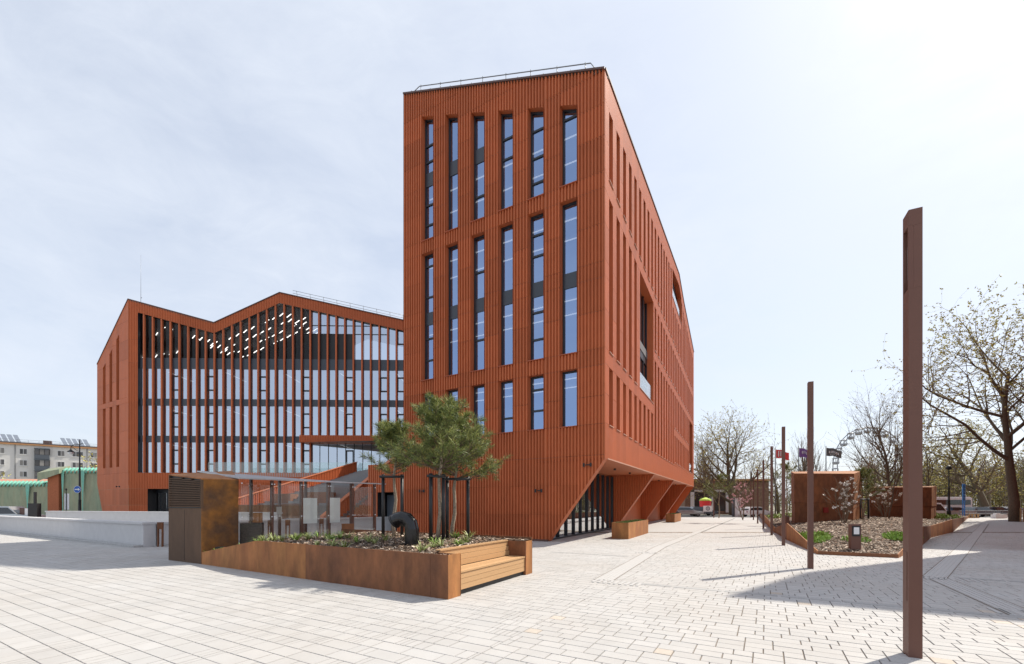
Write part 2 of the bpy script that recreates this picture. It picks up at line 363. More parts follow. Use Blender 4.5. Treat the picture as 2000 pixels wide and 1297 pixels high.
# ------------------------------------------------------------------ facade builder
class Frame:
    def __init__(s, O, d, n): s.O = V((O[0], O[1], 0)); s.d = unit(*d); s.n = unit(*n)
    def p(s, u, z, k=0.0): q = s.O+s.d*u+s.n*k; return (q.x, q.y, z)
def lin(pts):
    def f(u):
        if u <= pts[0][0]: return pts[0][1]
        for (a, za), (b, zb) in zip(pts, pts[1:]):
            if u <= b: return za+(zb-za)*(u-a)/(b-a) if b > a else zb
        return pts[-1][1]
    return f
def facade(root, fr, U, top, bot, openings, joints, pitch, rib=0.06, breaks=(), m='clad', single=lambda u: True, gap=0.012, face_w=0.55, name='cladding_panel'):
    """ribbed cladding cut into panels around openings. openings: (u0,u1,z0,ztop(u))"""
    us = sorted({0.0, U, *breaks, *[o[0] for o in openings], *[o[1] for o in openings]})
    us = [x for x in us if 0 <= x <= U]
    rest = MB()
    for a, b in zip(us, us[1:]):
        if b-a < 0.02: continue
        mid = (a+b)/2
        blk = sorted([o for o in openings if o[0] <= mid <= o[1]], key=lambda o: o[2])
        free = []; lo = bot
        for o in blk: free.append((lo, (lambda u, z=o[2]: z))); lo = o[3]
        free.append((lo, top))
        for lo_, hi_ in free:
            cuts = [j for j in joints if lo_(mid)+0.25 < j < hi_(mid)-0.25]
            lims = [lo_] + [(lambda u, z=z: z) for z in cuts] + [hi_]
            for q, (f0, f1) in enumerate(zip(lims, lims[1:])):
                if f1(mid)-f0(mid) < 0.05: continue
                mb = MB() if single(mid) else rest
                n = max(1, round((b-a)/pitch)); w_ = (b-a)/n; prof = []
                for k in range(n):
                    s0 = a+k*w_; g = w_*(1-face_w)/2; sl = w_*0.06
                    prof += [(s0, -rib), (s0+g-sl, -rib), (s0+g+sl, 0), (s0+w_-g-sl, 0), (s0+w_-g+sl, -rib)]
                prof.append((b, -rib))
                i = len(mb.v); g0 = gap/2 if q > 0 else 0; g1 = gap/2 if q < len(lims)-2 else 0
                for u, k in prof:
                    z0 = max(f0(u)+g0, lo_(u)); z1 = max(min(f1(u)-g1, hi_(u)), z0+0.0005)
                    mb.v.append(fr.p(u, z0, k)); mb.v.append(fr.p(u, z1, k))
                for k in range(len(prof)-1): mb.f.append((i+2*k, i+2*k+2, i+2*k+3, i+2*k+1))
                if mb is not rest: mb.build(name, m, root)
    if rest.v: rest.build('far_cladding', m, root, kind='stuff')
def window(root, fr, u0, u1, z0, zt, depth=0.30, bars=(), spand=(), sill=True, detail=True, gm='glazing', mull=(), clad='clad', fw=0.055):
    """recessed window: rust reveal > frame, panes, dark spandrel panels, sill"""
    mb = MB(); a, b = zt(u0), zt(u1)
    P = fr.p
    mb.face(P(u0, z0), P(u0, a), P(u0, a, -depth), P(u0, z0, -depth)); mb.face(P(u1, z0), P(u1, b), P(u1, b, -depth), P(u1, z0, -depth))
    mb.face(P(u0, a), P(u1, b), P(u1, b, -depth), P(u0, a, -depth)); mb.face(P(u0, z0), P(u1, z0), P(u1, z0, -depth), P(u0, z0, -depth))
    # thin outer lip round the opening
    wdw = mb.build('window', clad, root)
    k = -depth
    cuts = sorted([z for z in bars] + [z for s in spand for z in s])
    if detail:
        f = MB()
        def bar(ua, ub, za, zb, zc=None, zd=None, dp=0.05, ff=f):
            zc = za if zc is None else zc; zd = zb if zd is None else zd
            i = len(ff.v)
            for kk in (k+0.005, k+dp):
                ff.v += [P(ua, za, kk), P(ub, zc, kk), P(ub, zd, kk), P(ua, zb, kk)]
            ff.f += [(i, i+1, i+2, i+3), (i+4, i+5, i+6, i+7), (i, i+1, i+5, i+4), (i+1, i+2, i+6, i+5), (i+2, i+3, i+7, i+6), (i+3, i, i+4, i+7)]
        bar(u0, u0+fw, z0, zt(u0), z0, zt(u0+fw)); bar(u1-fw*1.6, u1, z0, zt(u1-fw*1.6), z0, zt(u1))
        bar(u0+fw, u1-fw*1.6, z0, z0+fw); bar(u0+fw, u1-fw*1.6, zt(u0+fw)-fw*1.5, zt(u0+fw), zt(u1-fw*1.6)-fw*1.5, zt(u1-fw*1.6))
        for z in bars: bar(u0+fw, u1-fw*1.6, z-0.045, z+0.045)
        for mu in mull: bar(mu-0.035, mu+0.035, z0+fw, zt(mu)-fw*1.5)
        f.build('frame', 'frame', wdw)
        for za, zb in spand:
            sp = MB(); bar(u0+fw, u1-fw*1.6, za, zb, dp=0.035, ff=sp); sp.build('spandrel_panel', 'spandrel', wdw)
    edges = [z0] + cuts + [None]
    zprev = z0
    segs = []
    for z in sorted([((za+zb)/2) for za, zb in spand] + list(bars)): segs.append((zprev, z)); zprev = z
    segs.append((zprev, None))
    for za, zb in segs:
        z1a, z1b = (zt(u0), zt(u1)) if zb is None else (zb, zb)
        MB().face(P(u0, za, k), P(u1, za, k), P(u1, z1b, k), P(u0, z1a, k)).build('pane', gm, wdw)
    if sill:
        q = V(P(u0-0.03, z0-0.03, 0.045)); MB().box(q, fr.d*(u1-u0+0.06), fr.n*-(depth*0.8), UP*0.028).build('sill', 'clad_trim' if sill is True else sill, wdw)
    return wdw
# ------------------------------------------------------------------ front block
C0 = V((4.022, 19.111, 0)); D1 = unit(-1490, 860); D2 = unit(442, 860)
N1 = V((-D1.y, D1.x, 0)); N1 = N1 if N1.y < 0 else -N1      # front normal, towards the plaza
N2 = V((D2.y, -D2.x, 0))                                   # right side normal
WF, WS = 11.76, 43.0
tower = thing('office_block', 'tall rust-red ribbed office block with slanted roof, standing on diagonal piers', 'building', (C0.x, C0.y, 0))
ff = Frame(C0, D1, N1); fs = Frame(C0, D2, N2)
roof_f = lin([(0, 20.64), (WF, 25.02)]); roof_s = lin([(0, 20.64), (27.0, 24.3), (31.2, 23.3), (WS, 21.6)])
bot_f = lin([(0, 3.73), (2.72, 0.0), (WF, 0.0)]); bot_s = lin([(0, 3.73), (WS, 4.1)])
op = []; wins = []
ztop = lambda u: 19.18+0.382*u
XB = [[(17.2, 18.2), 19.2], [], [17.6, 19.3], [19.6, 20.6], [17.4, 18.5, 19.6], [19.7]]
for k in range(6):
    u0 = 1.29+1.66*k; u1 = u0+0.80
    wins.append((u0, u1, 5.27, (lambda u: 7.84), [[], [6.2, 7.2], [6.0], [], [7.2], [7.15]][k], []))
    wins.append((u0, u1, 8.57, (lambda u: 15.55), [[], [9.6, 10.9, 13.6, 14.6], [], [10.2, 13.7], [], [9.7, 10.9, 13.2, 14.9]][k], [(11.66, 12.36)]))
    wins.append((u0, u1, 16.25, ztop, [[19.45], [17.1, 18.3, 19.6], [18.9, 19.9], [17.6], [], [17.2, 18.3, 20.7, 21.6]][k], [(19.35, 20.1)] if k in (3, 4, 5) else []))
facade(tower, ff, WF, roof_f, bot_f, [w_[:4] for w_ in wins], [1.25, 2.6, 3.9, 5.27, 6.5, 7.84, 8.57, 10.2, 11.66, 12.36, 14.0, 15.55, 16.25, 17.8, 19.2, 20.6, 22.0, 23.3], 0.165, rib=0.085, face_w=0.5, breaks=(0.0, 2.72))
for w_ in wins: window(tower, ff, w_[0], w_[1], w_[2], w_[3], 0.30, w_[4], w_[5])
# side
opsd = []; PU = 1.345; u00 = 0.75
rt = lambda u: roof_s(u)-1.35
def uk(k): return u00+PU*k
for k in range(32):
    u0, u1 = uk(k), uk(k)+0.66
    if u1 > WS-0.3: break
    if k < 16: opsd.append((u0, u1, 16.3, rt))
    elif k < 21: opsd.append((u0, u1, 16.3, lambda u: 19.3))
    else: opsd.append((u0, u1, 16.3, rt))
    if k < 5: opsd.append((u0, u1, 8.6, lambda u: 15.5))
    if k >= 9: opsd.append((u0, u1, 12.45, lambda u: 15.5))
    if k < 9: opsd.append((u0, u1, 5.3, lambda u: 7.9))
    elif k < 17: opsd.append((u0, u1, 5.35, lambda u: 11.75))
    elif k < 27: opsd.append((u0, u1, 8.75, lambda u: 11.75)); opsd.append((u0, u1, 5.6, lambda u: 8.05))
opsd = [o for o in opsd if not (7.6 < o[0] < 12.4 and o[2] == 8.6)]
logg = [(7.72, 12.36, 8.63, lambda u: 15.56), (22.2, 28.95, 20.1, lambda u: roof_s(u)-1.05), (37.1, 41.3, 5.65, lambda u: 11.8)]
opsd = [o for o in opsd if not any(l[0]-0.7 < o[0] < l[1] and not (o[3](o[0]) <= l[2]+0.01 or o[2] >= l[3](o[0])-0.01) for l in logg)]
facade(tower, fs, WS, roof_s, bot_s, opsd+logg, [5.3, 6.6, 7.9, 8.6, 10.3, 11.75, 12.45, 14.0, 15.5, 16.3, 17.8, 19.4], 0.168, rib=0.025, breaks=(27.0, 31.2), single=lambda u: u < 7.5, face_w=0.8)
for o in opsd: window(tower, fs, o[0], o[1], o[2], o[3], 0.32, detail=o[0] < 16, sill='sill')
for (u0, u1, z0, zt) in logg:
    dp = 1.2 if u0 > 30 else 0.5; P = fs.p; mb = MB(); a, b = zt(u0), zt(u1)
    pts = [u0] + ([27.0] if u0 < 27 < u1 else []) + [u1]
    mb.face(P(u0, z0), P(u0, a), P(u0, a, -dp), P(u0, z0, -dp)); mb.face(P(u1, z0), P(u1, b), P(u1, b, -dp), P(u1, z0, -dp)); mb.face(P(u0, z0), P(u1, z0), P(u1, z0, -dp), P(u0, z0, -dp))
    for p_, q_ in zip(pts, pts[1:]): mb.face(P(p_, zt(p_)), P(q_, zt(q_)), P(q_, zt(q_), -dp), P(p_, zt(p_), -dp))
    lg = mb.build('loggia', 'clad', tower)
    MB().face(P(u0, z0, -dp), P(u1, z0, -dp), P(u1, b, -dp), P(u0, a, -dp)).build('back_glazing', 'glazing_dark', lg)
    n = max(2, int((u1-u0)/1.15)); mb = MB()
    for k in range(n+1):
        uu = u0+0.03+(u1-u0-0.06)*k/n; mb.box(P(uu-0.03, z0, -dp+0.01), fs.d*0.06, fs.n*0.06, UP*(zt(uu)-z0-0.01))
    mb.box(P(u0, z0+2.6, -dp+0.012), fs.d*(u1-u0), fs.n*0.05, UP*0.5)
    mb.build('mullions', 'frame', lg)
    MB().box(P(u0+0.02, z0, -0.12), fs.d*(u1-u0-0.04), fs.n*0.02, UP*1.1).build('balustrade_pane', 'balustrade_glass', lg)
    MB().box(P(u0-0.03, z0-0.03, 0.04), fs.d*(u1-u0+0.06), fs.n*-0.3, UP*0.028).build('sill', 'sill', lg)
# hidden sides, roof, soffit, floors
Lc = C0+D1*WF; Cb = C0+D2*WS; Lb = Lc+D2*WS
def q3(p, z): return (p.x, p.y, z)
kink = C0+D2*27.0; kinkL = Lc+D2*27.0
ins = 0.07
MB().face(q3(Lc, 0), q3(Lc+D2*27, 0), q3(Lc+D2*27, 26.5), q3(Lc, 25.02)).face(q3(kinkL, 0), q3(Lb, 0), q3(Lb, 24.0), q3(kinkL, 26.5)).build('left_wall', 'clad', tower)
MB().face(q3(Lb, 0), q3(Cb+D1*2.72, 0), q3(Cb, 4.1), q3(Cb, 21.6), q3(Lb, 24.0)).build('rear_wall', 'clad', tower)
MB().face(q3(C0, 20.60), q3(Lc, 24.98), q3(kinkL, 26.46), q3(kink, 24.26)).face(q3(kink, 24.26), q3(kinkL, 26.46), q3(Lb, 23.96), q3(C0+D2*31.2, 23.26)).face(q3(C0+D2*31.2, 23.26), q3(Lb, 23.96), q3(Cb, 21.56)).build('roof', 'roofing', tower)
def capline(fr, pts, h=0.07, over=0.05, back=0.5):
    mb = MB()
    for (a, za), (b, zb) in zip(pts, pts[1:]):
        i = len(mb.v)
        for u, z in ((a, za), (b, zb)):
            mb.v += [fr.p(u, z-0.02, over), fr.p(u, z+h, over), fr.p(u, z+h, -back), fr.p(u, z-0.02, -back)]
        mb.f += [(i, i+1, i+5, i+4), (i+1, i+2, i+6, i+5), (i+2, i+3, i+7, i+6), (i+3, i, i+4, i+7), (i, i+1, i+2, i+3), (i+4, i+5, i+6, i+7)]
    return mb
capline(ff, [(0.0, 20.64), (WF, 25.02)]).build('roof_coping', 'coping', tower)
capline(fs, [(0.06, 20.67), (27.0, 24.3), (31.2, 23.3), (WS, 21.6)]).build('roof_coping', 'coping', tower)
# roof rail above the front edge
mb = MB(); mb.sm = True
rp = [V(ff.p(u, roof_f(u)+h_, -0.04)) for u, h_ in ((0.45, 0.1), (0.65, 0.36), (10.6, 0.36), (11.0, 0.1))]
mb.tube(rp, 0.022, 6)
for k in range(8):
    u = 0.9+k*1.37; mb.tube([ff.p(u, roof_f(u), -0.04), ff.p(u, roof_f(u)+0.43, -0.04)], 0.018, 5); mb.tube([ff.p(u+0.7, roof_f(u+0.7), -0.04), ff.p(u+0.7, roof_f(u+0.7)+0.18, -0.04)], 0.018, 5)
mb.build('roof_rail', 'steel_grey', tower)
# floors / ceilings seen through the glass, with lit linear lamps
for z in (4.95, 8.2, 12.0, 15.9, 19.9):
    if z > 19: a_, b_ = C0+D1*4.5, C0+D1*11.4
    else: a_, b_ = C0+D1*0.4, C0+D1*11.4
    o_ = a_+D2*0.45
    MB().box(q3(o_, z-0.3), b_-a_, D2*40, UP*0.5).build('floor_slab', 'interior', tower)
mb = MB().box(q3(C0+D1*4.2+D2*6.0, 0.05), D1*5, D2*30, UP*19.5).build('core', 'interior', tower)
for zc, us_ in ((19.55, (1.0,)), (15.55, (0.7,)), (11.65, (0.7,)), (7.85, (0.7,))):
    for r_ in range(2):
        MB().box(q3(C0+D1*0.9+D2*(1.3+r_*1.5), zc-0.05), D1*10.0, D2*0.06, UP*0.04).build('ceiling_lamp', 'led_dim', tower)
# soffit over the recessed ground floor
i_ = 3.4
MB().face(q3(C0-N1*0.0, 3.73), q3(C0+D1*i_, 3.73), q3(C0+D1*i_+D2*WS, 4.1), q3(Cb, 4.1)).build('soffit', 'clad_soffit', tower)
MB().box(fs.p(0.5, 3.735, 0.02), fs.d*(WS-0.6)+UP*0.365, fs.n*-0.05, UP*0.05).build('soffit_trim', 'sill', tower)
for k in range(10):
    c = C0+D2*(2.2+k*3.9)+D1*1.1; MB().lathe((c.x, c.y, 3.63+0.37*(2.2+k*3.9)/WS), [(0.07, 0.0), (0.07, 0.13)], 10).build('downlight', 'downlight', tower)
# diagonal piers: front one is the facade's own foot, the others stand behind it
def pier(u, th, last=False):
    zc = 3.73+0.37*u/WS; A = C0+D2*u; inn = D1*2.72; deep = D1*(6.5)
    f0 = [q3(A, zc), q3(A+inn, 0.0), q3(A+deep, 0.0), q3(A+deep, zc)]
    f1 = [tuple(V(p)+D2*th) for p in f0]
    e = D1*0.012
    pr = MB().face(*[f1[0], f1[1], f0[1], f0[0]]).build('pier_edge', 'clad', tower)
    fr = Frame(A, D1, N1)
    if u > 0.3: facade(tower, fr, 6.5, lambda q: zc, lin([(0, zc-0.002), (2.72, 0.0), (6.5, 0)]), [], [1.35, 2.7], 0.165, breaks=(2.72,), single=lambda q: False)
    MB().face(*f1).build('pier_back', 'clad', tower)
pier(0.0, 0.45); pier(12.66, 0.55); pier(23.1, 0.55); pier(34.6, 0.55)
MB().box(q3(C0+D1*2.72-N1*-0.02, -0.01), D1*(WF-2.72), N1*-0.3, UP*0.10).build('plinth', 'coping', tower)
# lobby glass, recessed parallel to the side
lobby = C0+D1*2.95
flb = Frame(lobby, D2, N2)
MB().face(flb.p(0.46, 0.02), flb.p(12.6, 0.02), flb.p(12.6, 3.82), flb.p(0.46, 3.72)).build('lobby_glazing', 'lobby_glass', tower)
MB().face(flb.p(13.3, 0.0), flb.p(WS, 0.0), flb.p(WS, 4.1), flb.p(13.3, 3.8)).build('recess_wall', 'clad', tower)
for k in range(11):
    MB().box(flb.p(0.6+k*1.19, 0.0, 0.005), flb.d*0.06, flb.n*0.09, UP*3.72).build('lobby_mullion', 'frame', tower)
MB().box(flb.p(0.46, 0.0, 0.002), flb.d*12.1, flb.n*0.10, UP*0.09).build('lobby_threshold', 'frame', tower)
# small wall spotlights
def spot(p, n, d, parent):
    p = V(p); o = MB().box(p-d*0.09, d*0.18, n*0.10, UP*0.05)
    for s_ in (-1, 1): o.tube([p+d*(0.16*s_)+n*0.12+UP*-0.06, p+d*(0.16*s_)+n*0.12+UP*0.10], 0.045, 8)
    o.build('wall_spotlight', 'steel_black', parent)
for (u, z) in ((0.75, 3.45), (3.15, 2.35), (10.3, 2.45)): spot(ff.p(u, z, 0.0), N1, D1, tower)
# ------------------------------------------------------------------ rear wing with fins
B0 = V((-40.1, 46.0, 0)); DW = unit(29, 0.8); NW = V((DW.y, -DW.x, 0))
wing = thing('office_wing', 'long rust-red office wing with zigzag roofline and close vertical fins over glass', 'building', (B0.x, B0.y, 0))
fw_ = Frame(B0, DW, NW); WU = 42.0
roof_w = lin([(0, 23.2), (8.8, 20.85), (15.6, 24.1), (28.5, 21.35), (WU, 18.6)])
band = lambda u: roof_w(u)-1.1
BAY = 0.905; U_IN = 1.0; NB = 33
U_END = U_IN+BAY*NB
facade(wing, fw_, WU, roof_w, lambda u: 0.0, [(U_IN, U_END, 5.1, band), (2.0, 5.2, 0.0, lambda u: 3.4)], [1.7, 3.4, 5.1, 8.6, 12.5, 16.6, 19.0], 0.17, rib=0.05, breaks=(8.8, 15.6, 28.5), single=lambda u: u < 31)
capline(fw_, [(0, 23.2), (8.8, 20.85), (15.6, 24.1), (28.5, 21.35), (WU, 18.6)]).build('roof_coping', 'coping', wing)
GD = 0.30                     # glass line behind the cladding face
# reveal of the big opening
P = fw_.p; mb = MB()
mb.face(P(U_IN, 5.1), P(U_IN, band(U_IN)), P(U_IN, band(U_IN), -GD), P(U_IN, 5.1, -GD)); mb.face(P(U_IN, 5.1), P(U_END, 5.1), P(U_END, 5.1, -GD), P(U_IN, 5.1, -GD))
for a, b in ((U_IN, 8.8), (8.8, 15.6), (15.6, 28.5), (28.5, U_END)): mb.face(P(a, band(a)), P(b, band(b)), P(b, band(b), -GD), P(a, band(a), -GD))
mb.build('opening_reveal', 'frame', wing)
# fins
fin_end = 19.6                # right of here the fins stop above the entrance canopy
for k in range(NB):
    u = U_IN+BAY*(k+0.62); zb = 5.12 if u < fin_end else 9.0
    z1 = band(u)
    i = 0; mb = MB(); mb.box(P(u-0.075, zb, -0.02), fw_.d*0.15, fw_.n*-0.20, UP*(z1-zb-0.002)); mb.build('fin', 'clad', wing)
    mb = MB().box(P(u+0.02-0.035, 5.12, -GD+0.002), fw_.d*0.07, fw_.n*0.03, UP*(z1-5.13)); mb.build('mullion', 'frame', wing)
# panes, spandrels
rows = [(5.1, 8.3), (9.0, 12.16), (12.9, 16.05), (17.2, None)]
opn = {(0, 4), (1, 4), (2, 4), (0, 8), (1, 8), (2, 8), (0, 14), (1, 14), (2, 14), (0, 19), (1, 19), (2, 19), (2, 24), (1, 24), (0, 24), (1, 28), (2, 28), (2, 30), (3, 30), (1, 30)}
for r_, (z0, z1) in enumerate(rows):
    for k in range(NB):
        ua = U_IN+BAY*(k-0.38); ub = ua+BAY; ua = max(ua, U_IN); ub = min(ub, U_END)
        if k == NB-1: ub = U_END
        za, zb = (band(ua), band(ub)) if z1 is None else (z1, z1)
        dark_p = r_ == 3 and 18.6 < ua < 23.0
        if dark_p:
            MB().face(P(ua, z0, -GD), P(ub, z0, -GD), P(ub, 19.85, -GD), P(ua, 19.85, -GD)).build('blind_panel', 'dark', wing)
            MB().face(P(ua, 19.85, -GD), P(ub, 19.85, -GD), P(ub, zb, -GD), P(ua, za, -GD)).build('pane', 'wing_glass', wing)
        else:
            MB().face(P(ua, z0, -GD), P(ub, z0, -GD), P(ub, zb, -GD), P(ua, za, -GD)).build('pane', 'open_glass' if (r_ == 3 and ua < 18.7) else 'wing_glass', wing)
        if (r_, k) in opn:
            zz0 = z0+0.95 if r_ < 3 else z0+1.7; zz1 = zz0+1.4; f = MB()
            for (a_, b_, c_, d_) in ((ua+0.05, ua+0.18, zz0, zz1), (ub-0.15, ub-0.05, zz0, zz1), (ua+0.05, ub-0.05, zz0-0.1, zz0+0.06), (ua+0.05, ub-0.05, zz1-0.06, zz1+0.1)):
                f.box(P(a_, c_, -GD+0.004), fw_.d*(b_-a_), fw_.n*0.04, UP*(d_-c_))
            f.build('casement', 'frame', wing)
for z0, z1 in ((8.3, 9.0), (12.16, 12.9), (16.05, 17.2)):
    for k in range(NB):
        ua = max(U_IN, U_IN+BAY*(k-0.38)); ub = min(U_END, U_IN+BAY*(k+0.62)) if k < NB-1 else U_END
        MB().box(P(ua+0.004, z0, -GD+0.004), fw_.d*(ub-ua-0.008), fw_.n*0.03, UP*(z1-z0)).build('spandrel_panel', 'spandrel', wing)
mb = MB()
for z in (19.85, 20.75): 
    for a, b in ((10.5, 15.6), (15.6, 27.0)): mb.box(P(a, z, -GD+0.003), fw_.d*(b-a), fw_.n*0.05, UP*0.07)
mb.build('transom', 'frame', wing)
# inside: floors, back wall, lamps
for z in (4.7, 8.4, 12.25, 16.2): MB().prism([P(u, 0, k_)[:2] for u, k_ in ((0.5, -0.5), (34, -0.5), (34, -9.5), (-6, -9.5), (-6, -4.6))], z, z+0.45).build('floor_slab', 'interior', wing)
MB().face(P(-6, 0, -9.8), P(34, 0, -9.8), P(34, 20, -9.8), P(-6, 17, -9.8)).build('inner_wall', 'interior', wing)
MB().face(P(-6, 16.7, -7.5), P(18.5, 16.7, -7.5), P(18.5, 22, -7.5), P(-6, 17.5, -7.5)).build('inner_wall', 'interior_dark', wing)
for zc in (8.2, 12.0, 15.95):
    for k in range(5):
        u = 3.2+k*6.1; MB().box(P(u, zc, -1.2), fw_.d*0.10+fw_.n*-3.6, fw_.d*0.07, UP*0.05).build('ceiling_lamp', 'led_dim', wing)
for k in range(-7, 22):
    for j in range(4):
        u = 1.5+k*0.78+0.2*(j % 2); zc = roof_w(max(u, 0))-1.75 if u > 3 else 20.2-0.45*(j % 3)-0.2*(3-u)
        if u < 1.2 and 0.9+j*1.5 < 0.58*(1.2-u)+1.5: continue
        if u < -3.2: continue
        if (k*7+j*3) % 5 == 0: continue
        MB().box(P(u, zc, -0.9-j*1.5), fw_.n*-0.8+fw_.d*-0.8, fw_.d*0.085, UP*0.06).build('ceiling_lamp', 'led', wing)
# roof, left slanted face, other walls
DL = D1
fl = Frame(B0, DL, N1); WL = 8.2
roof_l = lin([(0, 23.2), (WL, 17.7)]); bot_l = lin([(0, 0.0), (6.28, 0.0), (WL, 4.1)])
wl = []
for u0, zt_, zb_ in ((2.25, 20.0, 13.0), (4.05, 18.75, 13.0), (5.85, 17.5, 13.0)):
    wl.append((u0, u0+0.72, zb_, (lambda u, z=zt_, a=u0: z-0.67*(u-a))))
    wl.append((u0, u0+0.72, 5.8, (lambda u: 12.45)))
facade(wing, fl, WL, roof_l, bot_l, wl, [1.7, 3.4, 5.1, 7.2, 9.5, 12.45, 13.0, 15.0, 17.0, 19.0, 21.0], 0.33, rib=0.02, breaks=(6.28,), face_w=0.9)
for o in wl: window(wing, fl, *o, 0.4, sill=False)
capline(fl, [(0.02, 23.2), (WL, 17.7)]).build('roof_coping', 'coping', wing)
E_ = B0+DL*WL; R_ = B0+DW*WU; bk = V((5, 13, 0))
MB().face(q3(B0, 23.15), q3(B0+DW*8.8, 20.8), q3(B0+DW*8.8+bk, 20.8), q3(E_+bk*0.8, 17.65), q3(E_, 17.65)).face(q3(B0+DW*8.8, 20.8), q3(B0+DW*15.6, 24.05), q3(B0+DW*15.6+bk, 24.05), q3(B0+DW*8.8+bk, 20.8)).face(q3(B0+DW*15.6, 24.05), q3(R_, 18.55), q3(R_+bk, 18.55), q3(B0+DW*15.6+bk, 24.05)).build('roof', 'roofing', wing)
MB().face(q3(E_, 4.1), q3(E_+bk*0.8, 4.1), q3(E_+bk*0.8, 17.65), q3(E_, 17.65)).face(q3(E_+bk*0.8, 0), q3(R_+bk, 0), q3(R_+bk, 18), q3(E_+bk*0.8, 17.65)).build('rear_wall', 'clad', wing)
# garage door recess, entrance canopy, terrace slab
f = MB()
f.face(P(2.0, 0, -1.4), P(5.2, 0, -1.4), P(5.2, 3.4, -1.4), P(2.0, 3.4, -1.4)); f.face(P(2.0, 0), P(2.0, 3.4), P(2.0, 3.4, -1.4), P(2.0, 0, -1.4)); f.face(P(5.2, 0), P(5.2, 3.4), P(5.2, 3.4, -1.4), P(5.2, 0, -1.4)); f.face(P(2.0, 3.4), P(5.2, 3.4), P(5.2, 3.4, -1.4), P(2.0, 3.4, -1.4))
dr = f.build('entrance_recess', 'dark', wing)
MB().face(P(2.1, 0, -1.3), P(5.1, 0, -1.3), P(5.1, 3.0, -1.3), P(2.1, 3.0, -1.3)).build('door_pane', 'lobby_glass', dr)
mb = MB()
for u in (2.35, 3.05, 3.8, 4.55): mb.box(P(u, 0, -1.29), fw_.d*0.07, fw_.n*0.08, UP*3.1)
mb.box(P(2.02, 3.0, -1.28), fw_.d*3.1, fw_.n*0.1, UP*0.38); mb.build('door_frame', 'frame', dr)
can = Frame(B0+DW*17.6, DW, NW)
facade(wing, Frame(B0+DW*17.9+NW*0.6, DW, NW), 22.0, lambda u: 9.0, lambda u: 8.25+0.0*u, [], [], 0.17, rib=0.05, single=lambda u: False)
MB().box(P(17.9, 8.26, 0.53), fw_.d*22, fw_.n*-0.85, UP*0.72).build('entrance_canopy', 'clad', wing)
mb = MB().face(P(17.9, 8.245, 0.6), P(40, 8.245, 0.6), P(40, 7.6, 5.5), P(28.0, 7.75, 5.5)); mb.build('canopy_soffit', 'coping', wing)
terrace = thing('terrace', 'raised rust-clad terrace with glass balustrade in front of the finned wing', 'terrace', (B0.x+15, B0.y-3, 0))
ft = Frame(B0+NW*3.2, DW, NW)
MB().box(ft.p(10.2, 4.45, -3.15), fw_.d*24, fw_.n*3.13, UP*0.42).build('terrace_slab', 'kerbstone', terrace)
facade(terrace, Frame(B0+NW*3.2+DW*10.2, DW, NW), 24.0, lambda u: 4.88, lambda u: 0.0, [], [1.7, 3.4], 0.17, rib=0.05, single=lambda u: False)
MB().face(ft.p(10.2, 0), ft.p(10.2, 4.87), ft.p(10.2, 4.87, -3.1), ft.p(10.2, 0, -3.1)).build('end_wall', 'clad', terrace)
for k in range(14):
    MB().box(ft.p(10.25+k*1.16, 4.89, -0.06), fw_.d*1.14, fw_.n*0.02, UP*1.02).build('balustrade_pane', 'balustrade_glass', terrace)
# roof rail on the right slope, mast
mb = MB(); mb.sm = True
for dz in (0.55, 0.85): mb.tube([P(u, roof_w(u)+dz, -0.8) for u in (16.6, 22.5, 28.6)], 0.02, 5)
for k in range(9): u = 17.0+k*1.42; mb.tube([P(u, roof_w(u), -1.1), P(u, roof_w(u)+0.9, -0.8)], 0.02, 5)
mb.build('roof_rail', 'steel_grey', wing)
mb = MB(); mb.sm = True; b_ = V(P(0.5, 23.0, -1.0)); mb.tube([b_, b_+UP*5.4], [0.018, 0.006], 6); mb.tube([b_+UP*0.8, b_+UP*0.85+DW*0.12], 0.03, 5); mb.build('lightning_mast', 'steel_grey', wing)
spot(P(-0.9, 3.6, 0.05), NW, DW, wing)
# ------------------------------------------------------------------ outdoor staircase
stair = thing('outdoor_staircase', 'wide outdoor staircase with rust-red ribbed parapets climbing to the terrace', 'staircase', (-16, 33, 0))
R0, R1 = V((-22.1, 29.6, 0)), V((-15.0, 42.7, 0)); F0, F1 = V((-11.25, 26.3, 0)), V((-8.0, 32.9, 0))
NS = 29
for k in range(NS):
    a, b = k/NS, (k+1)/NS; z = 4.85*(k+1)/NS
    poly = [R0.lerp(R1, a), R0.lerp(R1, b), F0.lerp(F1, b), F0.lerp(F1, a)]
    MB().prism([(p.x, p.y) for p in poly], max(0, z-0.30), z).build('step', 'stair_stone', stair)
MB().prism([(R1.x, R1.y), (F1.x, F1.y), (-2.5, 33.2), (1.0, 42.8)], 4.45, 4.85).build('landing', 'stair_stone', stair)
MB().prism([(R1.x, R1.y), (F1.x, F1.y), (-2.5, 33.2), (1.0, 42.8)], 4.38, 4.44).build('landing_soffit', 'coping', stair)
